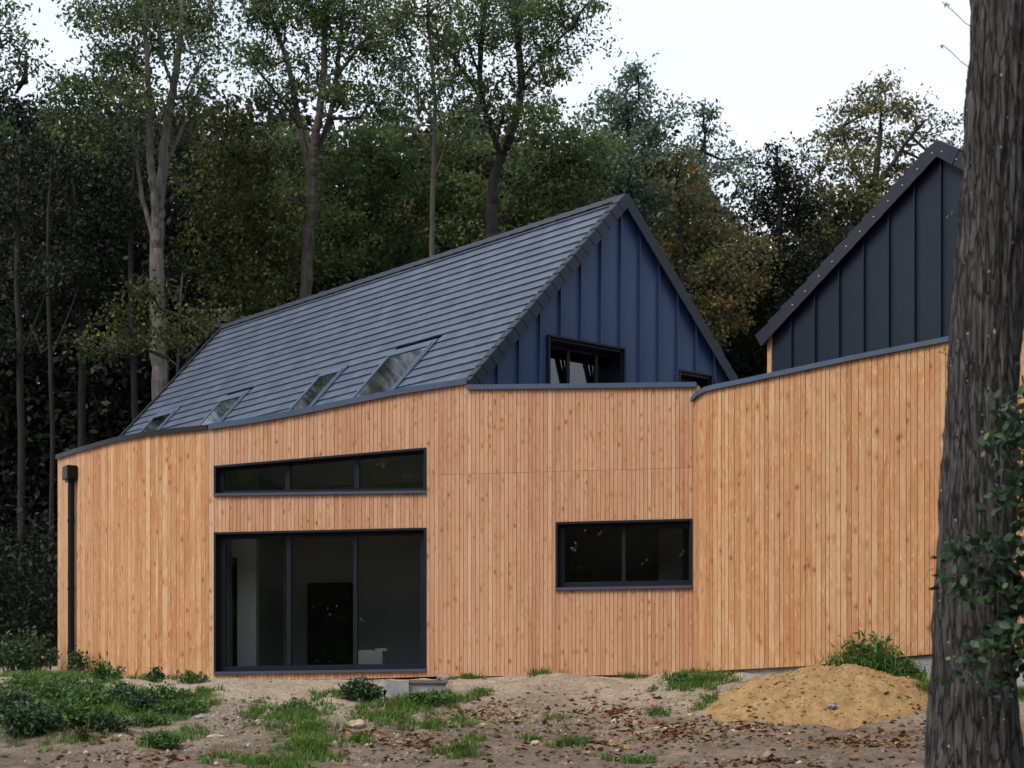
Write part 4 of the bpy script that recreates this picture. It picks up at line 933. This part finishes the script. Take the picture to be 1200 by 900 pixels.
def shaped_leaves(cent, size, seed, tone=None, aspect=.55, droop=.5, up=.8):
    """broad six-point leaves folded on the midrib"""
    r = np.random.default_rng(seed); n = len(cent); d = r.normal(size=(n, 3)); d[:, 2] -= droop; d /= np.linalg.norm(d, axis=1, keepdims=True)
    nn = r.normal(size=(n, 3)); nn[:, 2] += up; nn[:, 1] -= up * .6; w_ = np.cross(d, nn); w_ /= np.linalg.norm(w_, axis=1, keepdims=True) + 1e-9; up_ = np.cross(w_, d)
    s = (size * r.uniform(.6, 1.3, n))[:, None]; A = aspect * .5
    P_ = [cent, cent + d * s * .25 + w_ * s * A * .8 + up_ * s * .06, cent + d * s * .6 + w_ * s * A * .9 + up_ * s * .05, cent + d * s * 1., cent + d * s * .6 - w_ * s * A * .9 + up_ * s * .05, cent + d * s * .25 - w_ * s * A * .8 + up_ * s * .06, cent + d * s * .45]
    v = np.stack(P_, 1).reshape(-1, 3); b = np.arange(n)[:, None] * 7
    f = np.concatenate([b + np.array([0, 1, 2, 6]), b + np.array([6, 2, 3, 4]), b + np.array([0, 6, 4, 5])], 1).reshape(-1, 4)
    t = np.clip(r.normal(.45, .24, n), 0, 1) if tone is None else tone
    return v, f, np.repeat(t, 3)
v, f, tn = shaped_leaves(cent, .088, 12, aspect=.64); link_mesh('foliage', fast_mesh('foliage', v, f, tn), LF['bramble'], sroot)
mb.build('stem', BARK_DARK, sroot)

# ------------------------------------------------------------------ grass, weeds, litter
def blades(spots, seed, hmin, hmax, wid=.0052, lean=.95):
    r = np.random.default_rng(seed); n = len(spots); a = r.uniform(0, 2 * math.pi, n); h = r.uniform(hmin, hmax, n) * r.uniform(.6, 1, n); ln = r.uniform(.15, 1, n) * lean * h
    d = np.stack([np.cos(a), np.sin(a), np.zeros(n)], 1); wv = np.stack([-np.sin(a + r.normal(0, .8, n)), np.cos(a), np.zeros(n)], 1) * (wid * r.uniform(.6, 1.4, n))[:, None]
    up_ = np.array([0, 0, 1.]); b = spots; m_ = b + d * (ln * .35)[:, None] + up_ * (h * .6)[:, None]; t = b + d * ln[:, None] + up_ * (h * r.uniform(.75, 1, n))[:, None]
    v = np.stack([b - wv, b + wv, m_ + wv * .8, m_ - wv * .8, t + wv * .12, t - wv * .12], 1).reshape(-1, 3); i = np.arange(n)[:, None] * 6
    f = np.concatenate([i + np.array([0, 1, 2, 3]), i + np.array([3, 2, 4, 5])], 1).reshape(-1, 4); return v, f, np.repeat(np.clip(r.normal(.5, .22, n), 0, 1), 2)
def spots_px(patches, seed, clumped=False):
    r = random.Random(seed); o = []
    for px, py, rx, ry, n in patches:
        c = gpx(px, py); yb = gpx(px, min(py + ry, 905)); yt = gpx(px, py - ry); dy = max(.15, (yt[1] - yb[1]) / 2); dx = rx / F * c[1]; cy = (yt[1] + yb[1]) / 2
        tuft = []
        for k_ in range(n):
            if clumped and tuft and k_ % 34:
                x, y = tuft[0] + r.gauss(0, .045), tuft[1] + r.gauss(0, .045)
                if y > lerp(WALLY, CX + F * x / y) - .04: continue
                o.append((x, y, ground_z(x, y) - .01)); continue
            a, q = r.uniform(0, 6.283), min(1.3, abs(r.gauss(0, .65))); x, y = c[0] + math.cos(a) * q * dx, cy + math.sin(a) * q * dy
            if y > lerp(WALLY, CX + F * x / y) - .04: continue
            tuft = [x, y]; o.append((x, y, ground_z(x, y) - .01))
    return np.array(o)
fine = [(345, 838, 38, 14, 1500), (365, 858, 40, 12, 900), (370, 880, 34, 12, 1000), (325, 892, 60, 10, 1500), (455, 846, 36, 9, 900), (475, 828, 45, 8, 1100), (525, 822, 30, 7, 700), (560, 817, 16, 5, 250), (535, 846, 12, 5, 180), (508, 852, 16, 4, 160), (540, 884, 24, 8, 350),
        (555, 869, 16, 5, 160), (815, 802, 38, 8, 1300), (845, 826, 30, 7, 700), (800, 792, 20, 4, 300), (665, 874, 22, 5, 260), (770, 838, 12, 4, 120), (740, 893, 30, 5, 200), (1040, 800, 50, 12, 2200), (1000, 790, 40, 8, 900), (1075, 812, 20, 12, 800), (40, 800, 60, 10, 1600), (110, 790, 60, 7, 1200), (60, 830, 80, 24, 5200), (20, 850, 40, 20, 1600),
        (130, 830, 50, 16, 1800), (190, 836, 34, 10, 1200), (225, 828, 26, 7, 600), (195, 868, 32, 11, 900), (180, 842, 24, 9, 700), (235, 815, 20, 5, 260), (160, 797, 34, 4, 500), (210, 797, 24, 3, 300), (550, 791, 24, 2, 200), (625, 791, 30, 1.5, 110), (740, 790, 20, 1.5, 90), (1195, 815, 20, 10, 400), (300, 835, 20, 8, 250), (420, 872, 18, 5, 160), (650, 842, 20, 3, 50), (620, 868, 12, 3, 90), (95, 870, 40, 8, 250), (405, 815, 24, 8, 400), (385, 815, 20, 4, 200)]
fine = [(a, b, c, d, int(n * 2.6)) for a, b, c, d, n in fine]
sp = spots_px(fine, 31, True); v, f, tn = blades(sp, 32, .05, .17); o = link_mesh('grass', fast_mesh('grass', v, f, tn), LF['grass']); props(o, 'patchy green grass on the bank below the houses', 'grass', kind='stuff')
sparse = [(600, 850, 560, 45, 900)]
sp = spots_px(sparse, 33); v, f, tn = blades(sp, 34, .03, .10, .007); o = link_mesh('dry_grass', fast_mesh('dry_grass', v, f, np.clip(tn + .35, 0, 1)), LF['grass']); props(o, 'sparse dry grass stalks on the bare soil', 'grass', kind='stuff')

def weed(label, px, py, wpx, hpx, n, leaf='weed', size=.075, aspect=.45, name='weed_clump', Y=None, seed=0, long=0):
    c = gpx(px, py) if Y is None else np.array([(px - CX) / F * Y, Y, ground_z((px - CX) / F * Y, Y)]); s = c[1] / F
    root = empty(name, c, label, 'weeds'); rd = random.Random(seed); mb = MB(); cen = []
    for k in range(n):
        a = rd.uniform(0, 6.28); q = rd.random() ** .6; top = np.array([math.cos(a) * q * wpx * s, math.sin(a) * q * wpx * s * .6, (hpx * s) * (1 - .55 * q * q) * rd.uniform(.6, 1.05)]) + c
        b = c + np.array([math.cos(a) * q * wpx * s * .55, math.sin(a) * q * wpx * s * .35, 0]); b[2] = ground_z(b[0], b[1]) - .02
        m_ = (b + top) / 2 + np.array([0, 0, .05]); mb.tube([b, m_, top], [.006, .005, .003], 4)
        for j in range(9):
            t = rd.uniform(.25, 1.05); p = b * (1 - t) ** 2 + 2 * t * (1 - t) * m_ + t * t * top; cen.append(p + np.array([rd.gauss(0, .03), rd.gauss(0, .03), rd.gauss(0, .02)]))
    v, f, tn = shaped_leaves(np.array(cen), size, seed + 50, aspect=aspect, droop=.2); link_mesh('foliage', fast_mesh('foliage', v, f, tn), LF[leaf], root)
    if long:
        pts = np.array([c + np.array([rd.gauss(0, .5) * wpx * s, rd.gauss(0, .3) * wpx * s, 0]) for _ in range(long)]); v, f, tn = blades(pts, seed + 5, hpx * s * .5, hpx * s * 1.05, .008, .9)
        link_mesh('foliage', fast_mesh('foliage', v, f, tn), LF['weed'], root)
    mb.build('stem', LF['weed'], root); return root
weed('tall dark green weed clump against the curving board wall beside the near trunk', 1015, 796, 46, 62, 90, 'weed', .11, .28, long=260, seed=1)
weed('low green weed clump at the plinth just left of the near trunk', 1062, 797, 26, 26, 40, 'weed', .10, .3, long=90, seed=2)
weed('dark leafy weed mound left of the concrete pit', 424, 822, 30, 26, 80, 'bramble', .085, .5, seed=3)
weed('dark leafy shrub in front of the wood left of the rain pipe', 30, 800, 46, 52, 120, 'bramble', .10, .5, name='low_shrub', Y=37.6, seed=4)
weed('small leafy weed at the foot of the rain pipe', 92, 797, 14, 36, 24, 'bramble', .09, .45, Y=36.4, seed=5)
weed('green weed clump at the wall foot right of the rain pipe', 122, 800, 22, 30, 34, 'weed', .09, .35, long=60, seed=6)
weed('short weed clump at the wall foot left of the glass door', 180, 799, 14, 18, 18, 'bramble', .08, .45, seed=7)
weed('weeds at the wall foot nearest the glass door', 222, 799, 20, 12, 22, 'weed', .07, .5, seed=8)
weed('wide dark weed patch at the outer edge of the bank', 34, 862, 44, 40, 100, 'bramble', .085, .5, seed=9)
weed('weed clump in the middle of the long weedy bank', 92, 852, 44, 34, 90, 'weed', .085, .45, long=80, seed=10)
weed('greyish dark weed clump at the right end of the weedy bank', 168, 838, 26, 26, 60, 'bramble', .075, .5, seed=11)
weed('bright grassy weed tuft lowest on the bank below the weeds', 190, 878, 26, 20, 50, 'weed', .07, .35, long=120, seed=12)
weed('green weed tuft on the plinth corner left of the sand heap', 800, 802, 26, 10, 34, 'weed', .075, .4, long=80, seed=13)
weed('flat weed patch spreading between plinth and sand heap', 846, 826, 22, 9, 30, 'weed', .07, .4, seed=14)
weed('leafy weed tuft right of the concrete pit', 500, 824, 34, 12, 60, 'weed', .075, .45, seed=15)
weed('green weed mound higher on the bank below the glass door', 345, 838, 28, 16, 50, 'weed', .07, .35, long=120, seed=16)

# the loose weedy bank at the outer edge
wr = random.Random(88)
BANK = [('broad dark weed mass at the picture edge before the low shrub', 30, 818, 56, 30, 120, 'weed'), ('weeds under the hopper and rain pipe, front row', 82, 812, 46, 22, 80, 'weed'), ('green weed mass between the dark clump and the middle of the weedy bank', 62, 848, 46, 30, 110, 'weed'), ('thick weeds in front of the curved wall, right part of the bank top', 196, 824, 40, 20, 80, 'weed'), ('leafy weed tuft just above the small blue-grey stone', 206, 840, 30, 18, 60, 'weed'), ('dark weed tuft below the two green tufts at the weedy bank foot', 128, 856, 30, 20, 60, 'bramble'),
        ('tangle of dark weeds at the picture edge under the wood shrub', 12, 838, 40, 34, 90, 'bramble'), ('grassy weeds spreading in the middle of the weedy bank, behind the dark clump', 66, 826, 40, 26, 80, 'weed'),
        ('mixed weeds with thin stalks before the rain pipe', 108, 828, 34, 24, 70, 'weed'), ('dark low weeds in front of the curved wall, middle of the bank top', 142, 822, 28, 20, 60, 'bramble'),
        ('green weeds tailing off towards the glass door on the bank', 222, 834, 22, 13, 44, 'weed'), ('low yellowish weeds on bare soil below the weedy bank', 98, 868, 10, 18, 16, 'yellow'),
        ('green weed tuft above the bright grassy tuft on the bank', 178, 850, 22, 14, 40, 'weed')]
for i, (lab, px, py, w_, h_, n_, lf) in enumerate(BANK): weed(lab, px, py, w_, h_, n_, lf, .07 if lf != 'bramble' else .08, .4, seed=60 + i, long=80 if lf == 'weed' else 0)

# fallen leaves
r = np.random.default_rng(91); c = []
zones = [(600, 850, 600, 46, 900), (720, 838, 110, 26, 900), (790, 858, 80, 14, 700), (700, 880, 160, 16, 800), (980, 868, 120, 10, 600), (880, 855, 60, 10, 350), (1050, 870, 60, 24, 450), (480, 880, 160, 20, 700), (560, 835, 70, 18, 380), (200, 890, 160, 14, 420), (1090, 840, 40, 30, 250), (430, 865, 120, 16, 350), (900, 893, 200, 8, 500), (120, 862, 120, 20, 250)]
zones = [(a, b, c, d, int(n * .45)) for a, b, c, d, n in zones]
sp = spots_px(zones, 41); sp[:, 2] += .012
n = len(sp); a = r.uniform(0, 6.283, n); d = np.stack([np.cos(a), np.sin(a), r.normal(.05, .22, n)], 1); wv = np.stack([-np.sin(a), np.cos(a), r.normal(0, .45, n)], 1)
s = r.uniform(.045, .12, n)[:, None]; w_ = wv * s * .36
v = np.stack([sp - d * s * .5, sp - w_ + [0, 0, .008], sp + d * s * .55 + [0, 0, .006], sp + w_ + [0, 0, .012]], 1).reshape(-1, 3)
for q in range(0, len(v), 4):
    x, y = sp[q // 4][:2]
    if abs(x - PILE[0]) < 2 and abs(y - PILE[1]) < 1.6:
        dz = max(0, pz(x, y) - ground_z(x, y))
        if dz > .35: dz = -1
        v[q:q + 4, 2] += dz
o = link_mesh('fallen_leaves', fast_mesh('fallen_leaves', v, np.arange(4 * n).reshape(n, 4), np.clip(r.normal(.45, .27, n), 0, 1)), LF['litter']); props(o, 'brown and orange fallen leaves strewn over the bank', 'leaves', kind='stuff')
# clods and pebbles
sp = spots_px([(600, 850, 620, 48, 1600), (300, 850, 120, 25, 500), (420, 880, 200, 20, 700), (880, 893, 200, 8, 400), (280, 835, 50, 20, 300), (600, 850, 620, 48, 2500), (150, 885, 160, 15, 900), (450, 870, 260, 25, 1200)], 43); n = len(sp)
oct_ = np.array([(1, 0, 0), (0, 1, 0), (-1, 0, 0), (0, -1, 0), (0, 0, .8), (0, 0, -.8)]); tri = np.array([(0, 1, 4), (1, 2, 4), (2, 3, 4), (3, 0, 4), (1, 0, 5), (2, 1, 5), (3, 2, 5), (0, 3, 5)])
s = (r.gamma(2., .0085, n) + .006)[:, None, None]; v = (sp[:, None, :] + oct_[None] * s * r.uniform(.6, 1.3, (n, 6, 1))).reshape(-1, 3); f = (np.arange(n)[:, None, None] * 6 + tri[None]).reshape(-1, 3)
CLOD, t_, b_ = mat('soil_clods', (.2, .16, .12), .95, .1); t_.links.new(ramp(t_, attr(t_, 'tone'), [(0, (.06, .047, .037)), (.6, (.20, .155, .12)), (.95, (.31, .25, .20)), (1, (.42, .38, .33))]), b_.inputs['Base Color'])
o = link_mesh('soil_rubble', fast_mesh('soil_rubble', v, f, np.repeat(r.uniform(0, 1, n), 8)), CLOD); props(o, 'clods and pebbles lying on the bare soil', 'rubble', kind='stuff')

# lumps of sand broken off the heap
r = np.random.default_rng(17); q = []
while len(q) < 1500:
    x, y = PILE[0] + r.normal(0, .95), PILE[1] + .2 + r.normal(0, .75)
    if y > lerp(WALLY, CX + F * x / y) - .3 or y < PILE[1] - 1.35: continue
    q.append((x, y, max(pz(x, y) if pile(x, y) > 0 else -9, ground_z(x, y))))
q = np.array(q); n = len(q); s_ = (r.gamma(1.6, .0065, n) + .004)[:, None, None]; v = (q[:, None, :] + oct_[None] * s_ * r.uniform(.6, 1.3, (n, 6, 1))).reshape(-1, 3); f = (np.arange(n)[:, None, None] * 6 + tri[None]).reshape(-1, 3)
o = link_mesh('sand_crumbs', fast_mesh('sand_crumbs', v, f), SAND); props(o, 'crumbs and lumps of sand on and around the heap', 'sand', kind='stuff')
